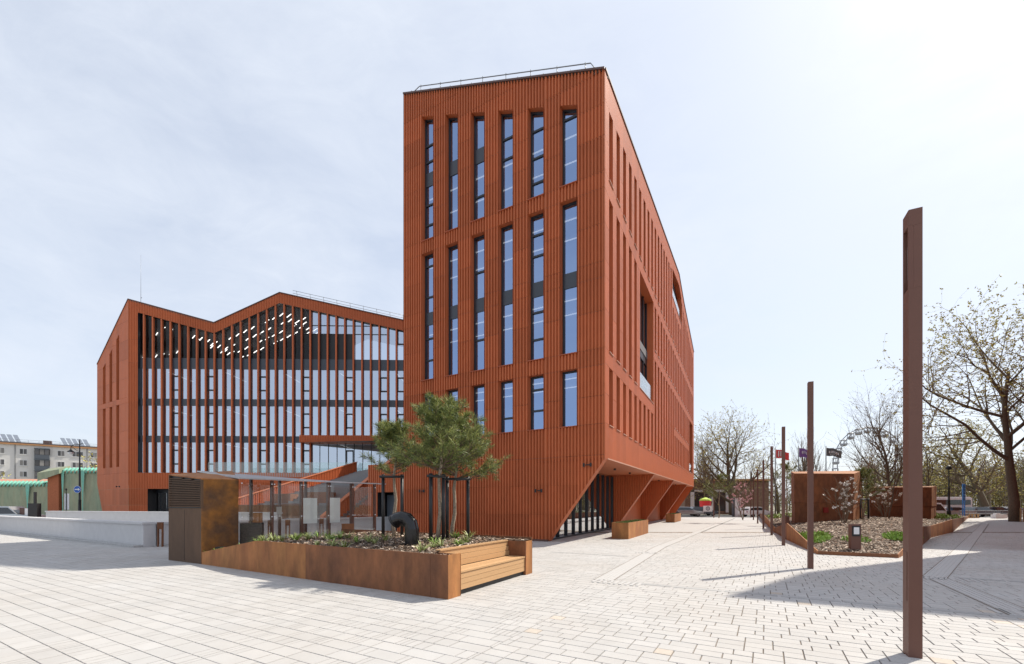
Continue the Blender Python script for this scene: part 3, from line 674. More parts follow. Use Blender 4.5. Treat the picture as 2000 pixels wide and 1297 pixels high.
def stair_parapet(A, B, h, right, ext=0.0):
    """ribbed sloping parapet with a paler coping along the stair edge A-B"""
    d = (B-A).normalized(); n = V((d.y, -d.x, 0)) ; Ln = (B-A).length+ext; f = Frame(A, (d.x, d.y), (n.x, n.y)); z = lambda u: h+4.85*min(1, u/(B-A).length)
    facade(stair, f, Ln, lambda u: z(u)-0.055, (lambda u: 0.0) if right else (lambda u: max(0, z(u)-h-0.1)), [], [], 0.17, rib=0.05, breaks=((B-A).length,) if ext else (), single=lambda u: False)
    e = A+d*Ln; o = -n*0.06; o2 = -n*0.28
    us_ = [0, (B-A).length] + ([Ln] if ext else [])
    for u0, u1 in zip(us_, us_[1:]):
        a, b = A+d*u0, A+d*u1; za, zb = z(u0), z(u1)
        MB().prism([((a+o).x, (a+o).y), ((b+o).x, (b+o).y), ((b+o2).x, (b+o2).y), ((a+o2).x, (a+o2).y)], [max(0, za-h-0.2)]+[max(0, zb-h-0.2)]*2+[max(0, za-h-0.2)], [za-0.055, zb-0.055, zb-0.055, za-0.055]).build('parapet', 'clad', stair)
        o3, o4 = n*0.04, -n*0.32
        MB().prism([((a+o3).x, (a+o3).y), ((b+o3).x, (b+o3).y), ((b+o4).x, (b+o4).y), ((a+o4).x, (a+o4).y)], [za-0.053, zb-0.053, zb-0.053, za-0.053], [za, zb, zb, za]).build('parapet_coping', 'clad_soffit', stair)
stair_parapet(R0, R1, 1.05, False)
stair_parapet(F0, F1, 1.05, True, 3.0)
ffp = Frame(Lc, D1, N1)
facade(stair, ffp, 2.9, lambda u: 4.1, lambda u: 0.0, [(0.55, 2.05, 0.0, lambda u: 2.45)], [2.45], 0.165, single=lambda u: False)
# recessed side door under the stair
f = MB(); Q = ffp.p
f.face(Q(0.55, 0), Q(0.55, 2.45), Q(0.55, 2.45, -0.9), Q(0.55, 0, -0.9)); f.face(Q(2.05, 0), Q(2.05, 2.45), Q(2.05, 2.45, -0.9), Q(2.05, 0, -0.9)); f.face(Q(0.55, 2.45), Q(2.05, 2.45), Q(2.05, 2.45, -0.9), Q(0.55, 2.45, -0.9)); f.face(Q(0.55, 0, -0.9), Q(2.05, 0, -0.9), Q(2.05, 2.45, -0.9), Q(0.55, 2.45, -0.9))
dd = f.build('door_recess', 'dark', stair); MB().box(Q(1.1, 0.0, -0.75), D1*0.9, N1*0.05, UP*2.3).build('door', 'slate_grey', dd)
# steel planters standing on the stair's foot
def open_box(name, c, sx, sy, sz, rz, m, label, cat, group=None, fill='soil', th=0.03, fill_z=0.08, top=None):
    t_ = thing(name, label, cat, c, group); ex = V((cos(rz), sin(rz), 0)); ey = V((-sin(rz), cos(rz), 0)); o = V(c)-ex*sx/2-ey*sy/2
    for nm, p, a_, b_ in (('side_plate', o, ex*sx, ey*th), ('side_plate', o+ey*(sy-th), ex*sx, ey*th), ('end_plate', o+ey*th, ex*th, ey*(sy-2*th)), ('end_plate', o+ey*th+ex*(sx-th), ex*th, ey*(sy-2*th))):
        MB().box(p, a_, b_, UP*sz).build(nm, m, t_)
    MB().box(o+ex*th+ey*th, ex*(sx-2*th), ey*(sy-2*th), UP*(sz-fill_z)).build('soil', fill, t_)
    return t_
for lb, c, sx, sz in (('long dark steel planter at the foot of the staircase', (-17.6, 30.5, 0), 2.7, 1.72), ('dark steel planter standing higher up behind the long planter of the staircase', (-17.3, 33.5, 0.0), 1.6, 2.55), ('reddish steel planter on the staircase beside the long dark planter', (-14.5, 29.3, 0), 1.75, 1.8), ('tall dark steel planter high on the staircase behind the posters', (-13.6, 31.0, 0), 2.0, 2.6)):
    open_box('stair_planter', c, sx, 1.0, sz, -0.12, 'corten' , lb, 'planter', 'steel planters on the staircase')
# ------------------------------------------------------------------ white ramp parapet
pc = gp(280, 1068.6); pl = gp(0, 1037.5); 
def parapet(pts, h, th, label, name='ramp_parapet', kerb=True):
    t_ = thing(name, label, 'wall', pts[0])
    for a, b in zip(pts, pts[1:]):
        a, b = V(a), V(b); d = (b-a).normalized(); s = V((-d.y, d.x, 0)); 
        if s.y < 0: s = -s
        MB().box(a, b-a, s*th, UP*(h-0.09)).build('wall_body', 'concrete_white', t_)
        MB().box(a-s*0.05-d*0.03+UP*(h-0.088), b-a+d*0.06, s*(th+0.10), UP*0.088).build('coping', 'concrete_white', t_)
        n = max(1, int((b-a).length/1.0)); 
        if kerb:
            for k in range(n): MB().box(a+(b-a)*(k/n)-s*0.32+UP*-0.01, (b-a)/n*0.985, s*0.30, UP*0.09).build('kerb', 'kerbstone', t_)
    return t_
far_l = pc+unit(-0.866, 0.5)*34
parapet([far_l, pc], 1.0, 0.42, 'long low white concrete parapet beside the grey paving, left of the rusty kiosk')
parapet([pc+unit(0.67, 0.75)*0.45+V((0, 0, 0)), pc+unit(0.67, 0.75)*11.5], 1.0, 0.42, 'white concrete parapet running behind the glass shelter')
parapet([V((-36, 34, 0)), V((-14.5, 27.2, 0))], 1.25, 0.35, 'far white parapet of the ramp below the finned wing', kerb=False)
# ------------------------------------------------------------------ kiosk and glass shelter
kc = gp(393, 1102); k1 = unit(-0.866, 0.49); k2 = unit(0.4756, 0.88)
KW, KD = 1.93, 1.05
kiosk = thing('ventilation_kiosk', 'patchy rusted steel kiosk with louvred flank and slanted roof joined to the glass shelter', 'kiosk', kc)
A, Bk = kc, kc+k1*KW; Ck = Bk+k2*1.9; Dk = kc+k2*KD
za, zb, zc_, zd = 2.44, 2.62, 2.86, 2.46
MB().face(q3(A, 0), q3(Dk, 0), q3(Dk, zd), q3(A, za)).build('rusted_plate', 'corten_patchy', kiosk)
MB().face(q3(Dk, 0), q3(Ck, 0), q3(Ck, zc_), q3(Dk, zd)).face(q3(Ck, 0), q3(Bk, 0), q3(Bk, zb), q3(Ck, zc_)).build('rear_plate', 'corten', kiosk)
MB().prism([(p.x, p.y) for p in (A, Dk, Ck, Bk)], [za, zd, zc_, zb], [za+0.03, zd+0.03, zc_+0.03, zb+0.03]).build('roof_plate', 'corten_orange', kiosk)
ko = V((k1.y, -k1.x, 0)); ko = ko if ko.y < 0 else -ko
MB().face(q3(A, 0), q3(Bk, 0), q3(Bk, 1.62), q3(A, 1.62)).build('door_plate', 'corten_dark', kiosk)
mb = MB(); mb.box(q3(A+k1*0.955+ko*0.001, 0.06), k1*0.012, ko*0.004, UP*1.5); mb.box(q3(A+ko*0.001, 1.61), k1*KW, ko*0.012, UP*0.02); mb.build('door_seam', 'steel_black', kiosk)
MB().face(q3(A-ko*0.06, 1.62), q3(Bk-ko*0.06, 1.62), q3(Bk-ko*0.06, zb), q3(A-ko*0.06, za)).build('louvre_back', 'steel_black', kiosk)
for k in range(17):
    z = 1.655+k*0.053
    zt_b = zb
    u_lo = 0.0
    if z+0.04 > za: u_lo = KW*min(1, (z+0.04-za)/(zb-za))
    if u_lo > KW-0.1: break
    MB().box(q3(A+k1*(u_lo+0.02)-ko*0.05, z+0.01), k1*(KW-u_lo-0.04), ko*0.055+UP*-0.022, UP*0.022).build('louvre_slat', 'corten_dark', kiosk)
MB().box(q3(A-ko*0.06, 1.62), k1*0.03, ko*0.062, UP*(za-1.63)).box(q3(Bk-k1*0.03-ko*0.06, 1.62), k1*0.03, ko*0.062, UP*(zb-1.63)).build('louvre_frame', 'corten_dark', kiosk)
sh0 = Dk+k2*0.02; sh1 = V((-5.4, 17.3, 0)); sd_ = (sh1-sh0).normalized(); sn = V((-sd_.y, sd_.x, 0)); SL = (sh1-sh0).length; SW = 1.7
shelter = thing('glass_shelter', 'glass-walled shelter with brown steel posts and thin pointed zinc roof', 'shelter', q3(sh0, 0))
def shz(a, b): return 2.50+0.03*a/SL+b/SW*(0.24-0.16*a/SL)
front0 = sh0-sd_*0.0-sn*0.12
polyr = [sh0-sn*0.14-sd_*0.05, sh1-sn*0.10+sd_*0.45, sh1+sn*(SW+0.1), sh0+sn*(SW+0.15)-sd_*0.6]
MB().prism([(p.x, p.y) for p in polyr], [2.50, 2.52, 2.60, 2.78], [2.54, 2.56, 2.64, 2.82]).build('roof', 'zinc', shelter)
NP = 5
for k in range(NP+1):
    for row in (0, 1):
        if k == 0 and row == 0: continue
        p = sh0+sd_*(SL*k/NP)+sn*(SW*row-0.0)
        MB().box(p-sd_*0.035-sn*0.06, sd_*0.07, sn*0.12, UP*(shz(SL*k/NP, SW*row)-0.01)).build('post', 'steel_brown', shelter)
for k in range(NP):
    for row in (0, 1):
        a, b = sh0+sd_*(SL*k/NP+0.02), sh0+sd_*(SL*(k+1)/NP-0.02); o_ = sn*(SW*row+(-0.09 if row == 0 else 0.09))
        pn = MB().box(q3(a+o_, 0.06), b-a, sn*0.012, UP*2.36).build('pane', 'shelter_glass', shelter)
        for q in (0.02, 0.98):
            for z in (1.31, 2.36):
                c = a.lerp(b, q)+o_-sn*0.02; MB().lathe((c.x, c.y, z), [(0.022, 0), (0.022, 0.03)], 8).build('fixing', 'white_paint', pn)
e0, e1 = sh1, sh1+sn*SW
MB().box(q3(e0+sd_*0.04, 0.06), (e1-e0), sd_*0.012, UP*2.36).build('pane', 'shelter_glass', shelter)
for k, (u, w_, z0, z1) in enumerate(((2.12, 0.50, 1.05, 1.95), (3.08, 0.42, 1.05, 1.97))):
    MB().box(q3(sh0+sd_*u+sn*0.3, z0), sd_*w_, sn*0.02, UP*(z1-z0)).build('notice', 'poster', tag(thing('notice_board', ['wide pale blue notice panel behind the shelter glass', 'narrow pale blue notice panel next to the right-hand posts of the shelter'][k], 'notice', q3(sh0+sd_*u+sn*0.3, z0))))
mb = thing('wall_phone', 'small white intercom fixed to a shelter post', 'intercom', q3(sh0+sd_*1.75+sn*1.5, 1.3))
MB().box(q3(sh0+sd_*1.75+sn*1.5, 1.36), sd_*0.16, sn*0.06, UP*0.28).build('case', 'white_paint', mb); MB().box(q3(sh0+sd_*1.80+sn*1.49, 1.27), sd_*0.07, sn*0.05, UP*0.085).build('keypad', 'white_paint', mb)
for k, (x, y, h_, w_) in enumerate(((-11.1, 19.2, 1.35, 0.36), (-6.0, 16.1, 1.0, 0.42))):
    t_ = thing('steel_pillar', ['plain rust-brown steel pillar seen through the shelter glass by the white parapet', 'plain rust-brown steel pillar inside the glass shelter by the pine planter'][k], 'pillar', (x, y, 0))
    MB().cbox((x, y, 0), w_, 0.18, h_, 0.3).build('body', 'corten_orange' if k == 0 else 'corten', t_); MB().cbox((x, y, h_), w_+0.012, 0.19, 0.02, 0.3).build('cap', 'corten', t_)
t_ = thing('granite_block', 'dark granite block beside the rusty kiosk', 'block', q3(Dk+sd_*0.5+sn*0.4, 0)); MB().cbox(q3(Dk+sd_*0.55+sn*0.45, 0), 0.62, 0.5, 1.12, 0.4).build('stone', 'granite_dark', t_)
# corten hoop bollards along the parapet
def bollard(p, rz, lb):
    t_ = thing('hoop_bollard', lb, 'bollard', p, 'hoop bollards along the white parapet'); d = V((cos(rz), sin(rz), 0)); p = V(p)
    for s_ in (-1, 1): MB().box(p+d*(0.075*s_-0.02)-V((0, 0.03, 0)), d*0.04, V((0, 0.06, 0)), UP*0.72).build('leg', 'corten', t_)
    MB().box(p-d*0.095-V((0, 0.032, 0))+UP*0.72, d*0.19, V((0, 0.064, 0)), UP*0.28).build('head', 'corten', t_)
bl = 'rusty steel hoop bollard standing against the white parapet'
bollard(gp(317, 1067.5)+V((0.0, -0.1, 0)), 0.3, 'rusty steel hoop bollard at the corner of the white parapet, left of the kiosk')
for q in (gp(491, 1062), gp(528, 1059), gp(562, 1056), gp(595, 1053), gp(628, 1050)): bollard(q, 0.4, 'rusty steel hoop bollard in the row seen through the shelter glass')
# ------------------------------------------------------------------ corten planter with bench
pA = gp(875.3, 1171.3); pB = pA+unit(-3.48, 2.03)*0; s1 = unit(-0.853, 0.522); s2 = unit(0.470, 0.883)
planter = thing('corten_planter', 'long low rust-brown steel planter with mulch, pines and a ramped left end', 'planter', pA)
n_s = V((-s1.y, s1.x, 0)); n_s = n_s if n_s.y > 0 else -n_s        # inward
Lw = (kc-pA).length; s1 = (kc-pA).normalized(); n_s = V((-s1.y, s1.x, 0)); n_s = n_s if n_s.y > 0 else -n_s
TH = 0.025
prof = [(0, 0.80), (1.95, 0.80), (2.75, 0.80), (4.05, 0.80), (5.95, 0.80), (6.3, 0.79), (9.0, 0.36), (9.35, 0.33), (Lw-0.02, 0.30)]
hz = lin(prof)
for a, b in ((0, 0.42), (0.42, 2.6), (2.6, 4.2), (4.2, 6.15), (6.15, Lw-0.02)):
    us_ = sorted({a, b, *[p[0] for p in prof if a < p[0] < b]})
    mb = MB()
    for u0, u1 in zip(us_, us_[1:]):
        p, q = pA+s1*(u0+0.002), pA+s1*(u1-0.002 if u1 == b else u1); o_ = n_s*TH
        mb.prism([(p.x, p.y), (q.x, q.y), (q.x+o_.x, q.y+o_.y), (p.x+o_.x, p.y+o_.y)], -0.005, [hz(u0), hz(u1), hz(u1), hz(u0)])
    mb.build('side_plate', 'corten_orange' if a > 4 else 'corten', planter)
PD = 4.0           # planter depth along s2
BK = 0.40; BL = 2.75
pEnd = pA+s2*PD; b0 = pA+s2*BK; b1 = b0+s2*BL
MB().box(pA+n_s*0.0+s2*0.002-s1*0.0, s2*BK, s1*TH, UP*0.80).build('corner_plate', 'corten_orange', planter)
MB().box(b0-s2*TH, s1*0.62, s2*TH, UP*0.78).build('bench_cheek', 'corten', planter)
MB().box(b1, s1*0.62, s2*TH, UP*0.82).build('bench_cheek', 'corten', planter)
MB().box(b1+s2*TH, s2*0.32, s1*TH, UP*0.82).build('corner_plate', 'corten_orange', planter)
pE = b1+s2*(0.32+TH)
MB().box(pE, s1*7.3, s2*TH, UP*0.90).build('rear_plate', 'corten', planter)
back_u = 7.3
# soil surface (gently domed) with bark chips
Wd = (pE-pA).length
def soil_z(u, v):  # u along s1 from pA, v 0..1 across
    base = hz(u)-0.07 if u < 6.0 else min(hz(u)-0.05, 0.73)
    return base+0.12*v*min(1, max(0, (7.5-u)/2))+0.02*sin(u*3.1)*sin(v*6)
mb = MB(); mb.sm = True; NU, NV = 36, 12; i0 = 0
for i in range(NU+1):
    for j in range(NV+1):
        u = 0.03+(Lw-0.3)*i/NU; v = j/NV; lim = 1.0 if u < 7.2 else max(0.12, 1-(u-7.2)*0.42)
        p = pA+s1*u+s2*(0.03+(Wd-0.06)*v*lim); mb.v.append((p.x, p.y, soil_z(u, v)))
for i in range(NU):
    for j in range(NV): 
        a = i*(NV+1)+j; u = 0.03+(Lw-0.3)*(i+0.5)/NU; v = (j+0.5)/NV*Wd
        if u < 0.63 and BK < v < BK+BL: continue
        mb.f.append((a, a+NV+1, a+NV+2, a+1))
mb.build('soil', 'soil', planter)
def chip(mb, p, s):
    a = rnd.random()*6.28; t_ = rnd.uniform(-0.6, 0.6); d = V((cos(a), sin(a), t_*0.6)); e = V((-sin(a), cos(a), rnd.uniform(-.5, .5)))*s*rnd.uniform(.3, .6); d = d*s
    i = len(mb.v); p = V(p); mb.v += [tuple(p-d*.5-e*.5), tuple(p+d*.5-e*.5), tuple(p+d*.5+e*.5), tuple(p-d*.5+e*.5)]; mb.f.append((i, i+1, i+2, i+3))
m1, m2 = MB(), MB()
for k in range(9000):
    u = rnd.uniform(0.04, 9.0); v = rnd.random()
    if u > 6.6: v *= 0.5
    if u < 0.68 and BK-0.05 < v*Wd < BK+BL+0.05: continue
    p = pA+s1*u+s2*(0.04+(Wd-0.08)*v); chip(m1 if rnd.random() < 0.6 else m2, (p.x, p.y, soil_z(u, v)+rnd.uniform(0.0, 0.03)), rnd.uniform(0.03, 0.085))
m1.build('bark_mulch', 'chips', planter, kind='stuff'); m2.build('pale_bark_mulch', 'chips_pale', planter, kind='stuff')
def pl_at(u, v): p = pA+s1*u+s2*(Wd*v); return V((p.x, p.y, soil_z(u, v)))
# strap-leaved tufts
def tuft(p, n, ln, m, label=None, group=None, wid=0.022):
    mb = MB(); p = V(p)
    for k in range(n):
        a = rnd.random()*6.28; el = rnd.uniform(0.5, 1.35); l_ = ln*rnd.uniform(.6, 1.1); q = p+V((cos(a), sin(a), 0))*0.03; pts = []
        side = V((-sin(a), cos(a), 0)); pr = None
        for j in range(5):
            t_ = j/4; r_ = l_*t_*cos(el)*(1+0.4*t_); z_ = l_*sin(el)*(t_-0.45*t_*t_)*1.3; c = q+V((cos(a), sin(a), 0))*r_+UP*z_; wd_ = wid*(1-t_)**0.7+0.001
            cur = (tuple(c-side*wd_/2), tuple(c+side*wd_/2))
            if pr: mb.face(pr[0], pr[1], cur[1], cur[0])
            pr = cur
    return mb.build('tufted_plant', m, None, label, 'plant', group, at=tuple(p))
for k in range(40):
    u, v = rnd.uniform(3.0, 7.8), rnd.uniform(0.05, 0.55)
    if k > 28: u, v = rnd.uniform(0.9, 3.5), rnd.uniform(0.1, 0.9)
    tuft(pl_at(u, v if u < 6.6 else v*0.4), rnd.randint(18, 36), rnd.uniform(0.18, 0.36), 'strap_leaf' if k % 3 else 'plant_lime', 'low tufted plant with pale arching leaves in the mulch of the pine planter', 'tufted plants in the pine planter')
for k in range(9): tuft(pl_at(8.1+k*0.13, 0.03+0.02*(k % 3)), 12, 0.13, 'plant_lime', 'small grassy tuft on the ramped end of the planter by the kiosk', 'grassy tufts by the kiosk', 0.012)
t_ = thing('cable_reel', 'small black and red box lying among grass against the kiosk', 'box', (*pl_at(8.75, 0.12).xy, 0.33)); p = pl_at(8.75, 0.10)
MB().cbox((p.x, p.y, 0.33), 0.22, 0.14, 0.16, 0.2).build('case', 'steel_black', t_); MB().cbox((p.x+0.13, p.y-0.02, 0.36), 0.05, 0.12, 0.12, 0.2).build('red_end', 'red_box', t_)
# bench: planks
bench = thing('wooden_bench', 'slatted timber bench set into the end of the rusty steel planter', 'bench', b0)
def plank(o, a, b, c): MB().box(o, a, b, c).build('plank', 'wood', bench)
g_ = 0.006; D_ = s2*(BL-0.004); bo = b0+s2*0.002
nb = -s1       # outward from planter, towards the plaza
def bp(x, z): q = bo+s1*x; return V((q.x, q.y, z))
for k in range(3): plank(bp(0.03, 0.10+k*0.105), D_, s1*0.03, UP*0.099)                # front boards
for k in range(3): plank(bp(0.015+k*0.148, 0.42), D_, s1*0.142, UP*0.035)              # seat
for k in range(3): plank(bp(0.47+k*0.025, 0.465+k*0.112), D_, s1*0.03+UP*0.0, UP*0.106)   # back
plank(bp(0.50, 0.805), D_, s1*0.13, UP*0.03)
MB().box(bp(0.07, 0.0), D_, s1*0.38, UP*0.40).build('bench_base', 'steel_black', bench)
MB().box(bp(0.57, 0.3), D_, s1*0.03, UP*0.50).build('bench_back_support', 'steel_black', bench)
# black ventilation elbow
vp = V((-2.33, 10.25, 0.74)); pipe = thing('vent_pipe', 'shiny black bent ventilation pipe rising from the planter mulch', 'pipe', vp)
mb = MB(); mb.sm = False; R = 0.165
c0 = vp; ld = unit(-0.95, 0.30)
pts = [c0-UP*0.1, c0+UP*0.40]
cen = c0+UP*0.40+ld*0.26
for a in (30, 60, 90, 118): pts.append(cen-ld*0.26*cos(radians(a))+UP*0.26*sin(radians(a)))
pts.append(pts[-1]+(ld*0.83-UP*0.55)*0.10)
mb.tube(pts, R, 24, cap=False); mb.sm = False; mb.build('duct', 'rubber_black', pipe)
e_ = pts[-1]; d_ = (pts[-1]-pts[-2]).normalized(); MB().tube([e_-d_*0.03, e_+d_*0.02], R*1.06, 24).build('mouth_ring', 'steel_black', pipe)
for z in (0.13, 0.36): MB().tube([c0+UP*z, c0+UP*(z+0.015)], R*1.025, 24).build('seam_ring', 'rubber_black', pipe)
# ------------------------------------------------------------------ pines
def pine(name, label, base, z_fork, top, rad, seed, lean=(0, 0), nb_=26, cut=0.0):
    r = random.Random(seed); base = V(base); t_ = thing(name, label, 'tree', base, None)
    tr = MB(); tr.sm = True; pts = []; H_ = top-base.z
    for k in range(9):
        f = k/8; pts.append(base+UP*(H_*0.93*f-0.06)+V((lean[0]*f+0.03*sin(k*1.7+seed), lean[1]*f+0.03*cos(k*2.1), 0)))
    rr = [0.045*(1-0.75*k/8)+0.012 for k in range(9)]
    tr.tube(pts, rr, 8); nd, nl = MB(), MB(); br = MB(); br.sm = True
    def clump(p, d, s):
        for q in range(int(46*s/0.2)):
            dv = (d*0.9+V((r.gauss(0, 1), r.gauss(0, 1), r.gauss(0, 0.8)))*0.75).normalized(); o = p-d*r.uniform(0, 0.18)*1.0
            (nl if (dv.z > 0.35 and r.random() < 0.6) else nd).leaf(o, dv, V((r.gauss(0, 1), r.gauss(0, 1), r.gauss(0, 1))), s*r.uniform(0.55, 1.0), 0.009)  # many upward needles get the paler tint, sunlight painted into their colour
    for k in range(nb_):
        f = r.random(); z = z_fork+(top-z_fork)*0.96*f; fr_ = (z-base.z)/(H_*0.93); i = min(7, max(0, int(fr_*8))); t2 = min(1, fr_*8-i); st = pts[i].lerp(pts[i+1], t2)
        a = k*2.4+r.uniform(-.4, .4); ln = rad*(1-0.72*f**1.4)*r.uniform(0.75, 1.1); el = 0.15+0.75*f+r.uniform(-.15, .25)
        d = V((cos(a)*cos(el), sin(a)*cos(el), sin(el)*0.8)); bp_ = [st]; c = st.copy()
        for j in range(4): c = c+d*ln/4+UP*0.035*ln*j+V((r.gauss(0, .02), r.gauss(0, .02), r.gauss(0, .02))); bp_.append(c.copy())
        br.tube(bp_, [0.016, 0.014, 0.011, 0.008, 0.005], 5)
        dd_ = (bp_[-1]-bp_[-2]).normalized(); clump(bp_[-1], dd_, 0.20)
        for j in range(1, 5):
            for _ in range(3):
                if j == 1 and r.random() < 0.5: continue
                sd2 = (dd_+V((r.gauss(0, .8), r.gauss(0, .8), r.gauss(0.25, .5)))).normalized(); q = bp_[j]+sd2*ln*r.uniform(0.16, 0.36)
                br.tube([bp_[j], q], [0.007, 0.004], 4); clump(q, sd2, r.uniform(0.15, 0.22))
    for _ in range(5): clump(pts[-1]+UP*r.uniform(0, 0.16), UP, 0.2)
    tr.build('trunk', 'bark_pale', t_); crn = nd.build('crown', 'needles', t_); nl.build('sun_tinted_needles', 'needles_sun_tint', crn); br.build('branches', 'bark', crn)
    return t_
g3 = 'pines in the steel planter'
pine('pine_tree', 'slender small-crowned pine beside the bent black pipe, furthest from the bench', (-3.35, 12.5, 0.82), 2.5, 3.95, 1.0, 3, (0.05, 0), 34)
pine('pine_tree', 'taller bushy pine between two close black stakes in the steel planter', (-1.86, 11.1, 0.80), 2.6, 4.25, 1.12, 11, (0.1, 0.0), 56)
pine('pine_tree', 'rounded bushy pine with pale trunk, the one closest to the rust-red wall', (-1.62, 11.95, 0.84), 2.4, 3.8, 1.1, 23, (0.15, 0), 56)
def stakes(p, d, h, sp, label):
    p = V(p); d = unit(*d); t_ = thing('tree_stakes', label, 'stakes', p, 'black stakes tied beside the pines')
    mb_l = []
    for s_ in (-1, 1):
        q = p+d*(sp/2*s_); mb = MB(); mb.sm = True; mb.tube([q-UP*0.1, q+UP*h], 0.045, 10); mb.build('stake', 'steel_black', t_)
    q = p+UP*(h-0.07); mb = MB(); mb.sm = True; mb.tube([q-d*(sp/2+0.08)+V((0, -0.085, 0)), q+d*(sp/2+0.08)+V((0, -0.085, 0))], 0.035, 8); mb.build('crossbar', 'steel_black', t_)
stakes((-3.35, 12.35, 0.78), (1, 0.05), 1.78, 0.52, 'pair of black stakes with a crossbar at the slender pine')
stakes((-1.86, 10.95, 0.76), (0.75, 0.66), 1.72, 0.36, 'pair of thick black stakes with a crossbar at the taller bushy pine')
stakes((-1.45, 11.75, 0.78), (1, 0.1), 1.68, 0.55, 'pair of black stakes with a crossbar at the rounded pine by the wall')
# ------------------------------------------------------------------ box planters by the piers
aD2 = atan2(D2.y, D2.x)
nD = V((D2.y, -D2.x, 0))
pb = gp(1227.5, 1053.4)
for lb, p in (('long rusty steel box planter with grass beside the first diagonal pier', pb), ('long rusty steel box planter further along the overhang, by the last piers', gp(1317.6, 1020.2))):
    c = p+D2*2.7-nD*0.42; t_ = open_box('box_planter', (c.x, c.y, 0), 5.4, 0.84, 0.82, aD2, 'corten_orange', lb, 'planter', 'box planters by the overhang', 'soil', 0.025, 0.05)
    mb = MB()
    for k in range(1500):
        q = c+D2*rnd.uniform(-2.62, 2.62)+nD*rnd.uniform(-.37, .37); a = rnd.random()*6.28
        mb.leaf((q.x, q.y, 0.76), V((cos(a)*.5, sin(a)*.5, 1)).normalized(), V((rnd.gauss(0, 1), rnd.gauss(0, 1), 0)), rnd.uniform(.05, .12), 0.02)
    mb.build('grass', 'plant_green', t_, kind='stuff')
# ------------------------------------------------------------------ light columns
l0 = V((4.53, 4.98, 0)); ld2 = unit(438, 860); ln2 = V((-ld2.y, ld2.x, 0))
lab = ['tall square brown steel light column standing alone on the pale paving, base in its own shadow', 'brown steel light column at the near corner of the planting bed']
HB = 5.0; wa, wb = 0.12, 0.19
def column(name='light_column'):
    t_ = thing(name, 'x', 'light', (0, 0, 0)); s_ = -ln2
    o = V((0, 0, 0))-s_*wa/2-ld2*wb/2
    # shaft with a lamp recess near the top of its left face
    z0, z1 = 4.12, 4.82
    MB().box(o+UP*-0.02, s_*wa, ld2*wb, UP*(z0+0.02)).box(o+UP*(z1+0.001), s_*wa, ld2*wb, UP*(HB-z1-0.001)).box(o+s_*0.045+UP*(z0+0.001), s_*(wa-0.045), ld2*wb, UP*(z1-z0-0.001)).box(o+UP*(z0+0.001), s_*0.044, ld2*0.03, UP*(z1-z0-0.001)).box(o+ld2*(wb-0.03)+UP*(z0+0.001), s_*0.044, ld2*0.03, UP*(z1-z0-0.001)).build('shaft', 'steel_brown', t_)
    lm = MB().box(o+s_*0.030+ld2*0.045+UP*(z0+0.15), s_*0.014, ld2*(wb-0.09), UP*0.38).build('lamp_lens', 'lamp_glass', t_)
    MB().box(o-s_*0.004+ld2*0.05+UP*0.62, s_*0.003, ld2*0.09, UP*0.55).build('service_hatch', 'steel_brown', t_)
    return t_
ys = [4.98, 11.84, 18.6, 24.8, 32.4, 41.0, 51.0, 60.5]
orders = ['tall', 'second', 'third', 'fourth', 'fifth', 'sixth', 'seventh', 'eighth']
colm = column()
for k, y in enumerate(ys):
    p = l0+ld2*((y-4.98)/ld2.y)
    lb = lab[0] if k == 0 else lab[1] if k == 1 else f'brown steel light column, {orders[k]} in the row along the planting bed counted from the lone one'
    if k == 0: colm.location = p; colm['label'] = lb; colm['group'] = 'brown light columns along the plaza'
    else: copy_tree(colm, p, lb, 'brown light columns along the plaza')
copy_tree(colm, (27.5, 60.0, 0), 'light column standing apart from the row, beside the white emblem board', 'brown light columns along the plaza')
# ------------------------------------------------------------------ planting bed on the right
bed = thing('planting_bed', 'angular planting bed with folded rusty steel edging and bark mulch', 'planting bed', gp(1680, 1085))
out_l = [gp(1597, 1083), gp(1537, 1054.5), gp(1513, 1040), gp(1491, 1018), gp(1483, 1009)]
out_r = [gp(1755, 1090), gp(1803, 1064), gp(1818, 1050.5), gp(1860, 1039.5), gp(1888, 1014), gp(1893, 1010)]
hl = [0.12, 0.82, 0.30, 0.75, 0.5]; hr = [0.12, 0.78, 0.62, 0.80, 0.3, 0.3]
def edge(a, b, ha, hb, m='corten'):
    d = (b-a).normalized(); s = V((-d.y, d.x, 0))*0.03; MB().prism([(a.x, a.y), (b.x, b.y), (b.x+s.x, b.y+s.y), (a.x+s.x, a.y+s.y)], -0.01, [ha, hb, hb, ha]).build('edging_plate', m, bed)
edge(out_l[0], out_r[0], 0.12, 0.12)
for k in range(4): edge(out_l[k+1], out_l[k], hl[k+1], hl[k], 'corten' if k % 2 else 'corten_orange')
for k in range(5): edge(out_r[k], out_r[k+1], hr[k], hr[k+1], 'corten' if k % 2 else 'corten_orange')
def bed_pt(v, w_):
    """v 0 front..1 back, w_ 0 left..1 right, on the domed soil"""
    def along(ps, v):
        ps_ = ps; n = len(ps_)-1; ys_ = ps_[0].y*(ps_[-1].y/ps_[0].y)**v
        for a, b in zip(ps_, ps_[1:]):
            if ys_ <= b.y+1e-6: return a.lerp(b, max(0, min(1, (ys_-a.y)/(b.y-a.y)))) if b.y > a.y else a
        return ps_[-1]
    a, b = along(out_l, v), along(out_r, v); p = a.lerp(b, w_)
    z = 0.08+0.62*min(1, v*2.2)*(1-abs(2*w_-1)**2.5*0.75)+0.03*sin(p.x*2.3)*sin(p.y*1.7)
    return V((p.x, p.y, z))
mb = MB(); mb.sm = True; NU, NV = 40, 20
for i in range(NU+1):
    for j in range(NV+1): mb.v.append(tuple(bed_pt(i/NU, 0.004+0.992*j/NV)))
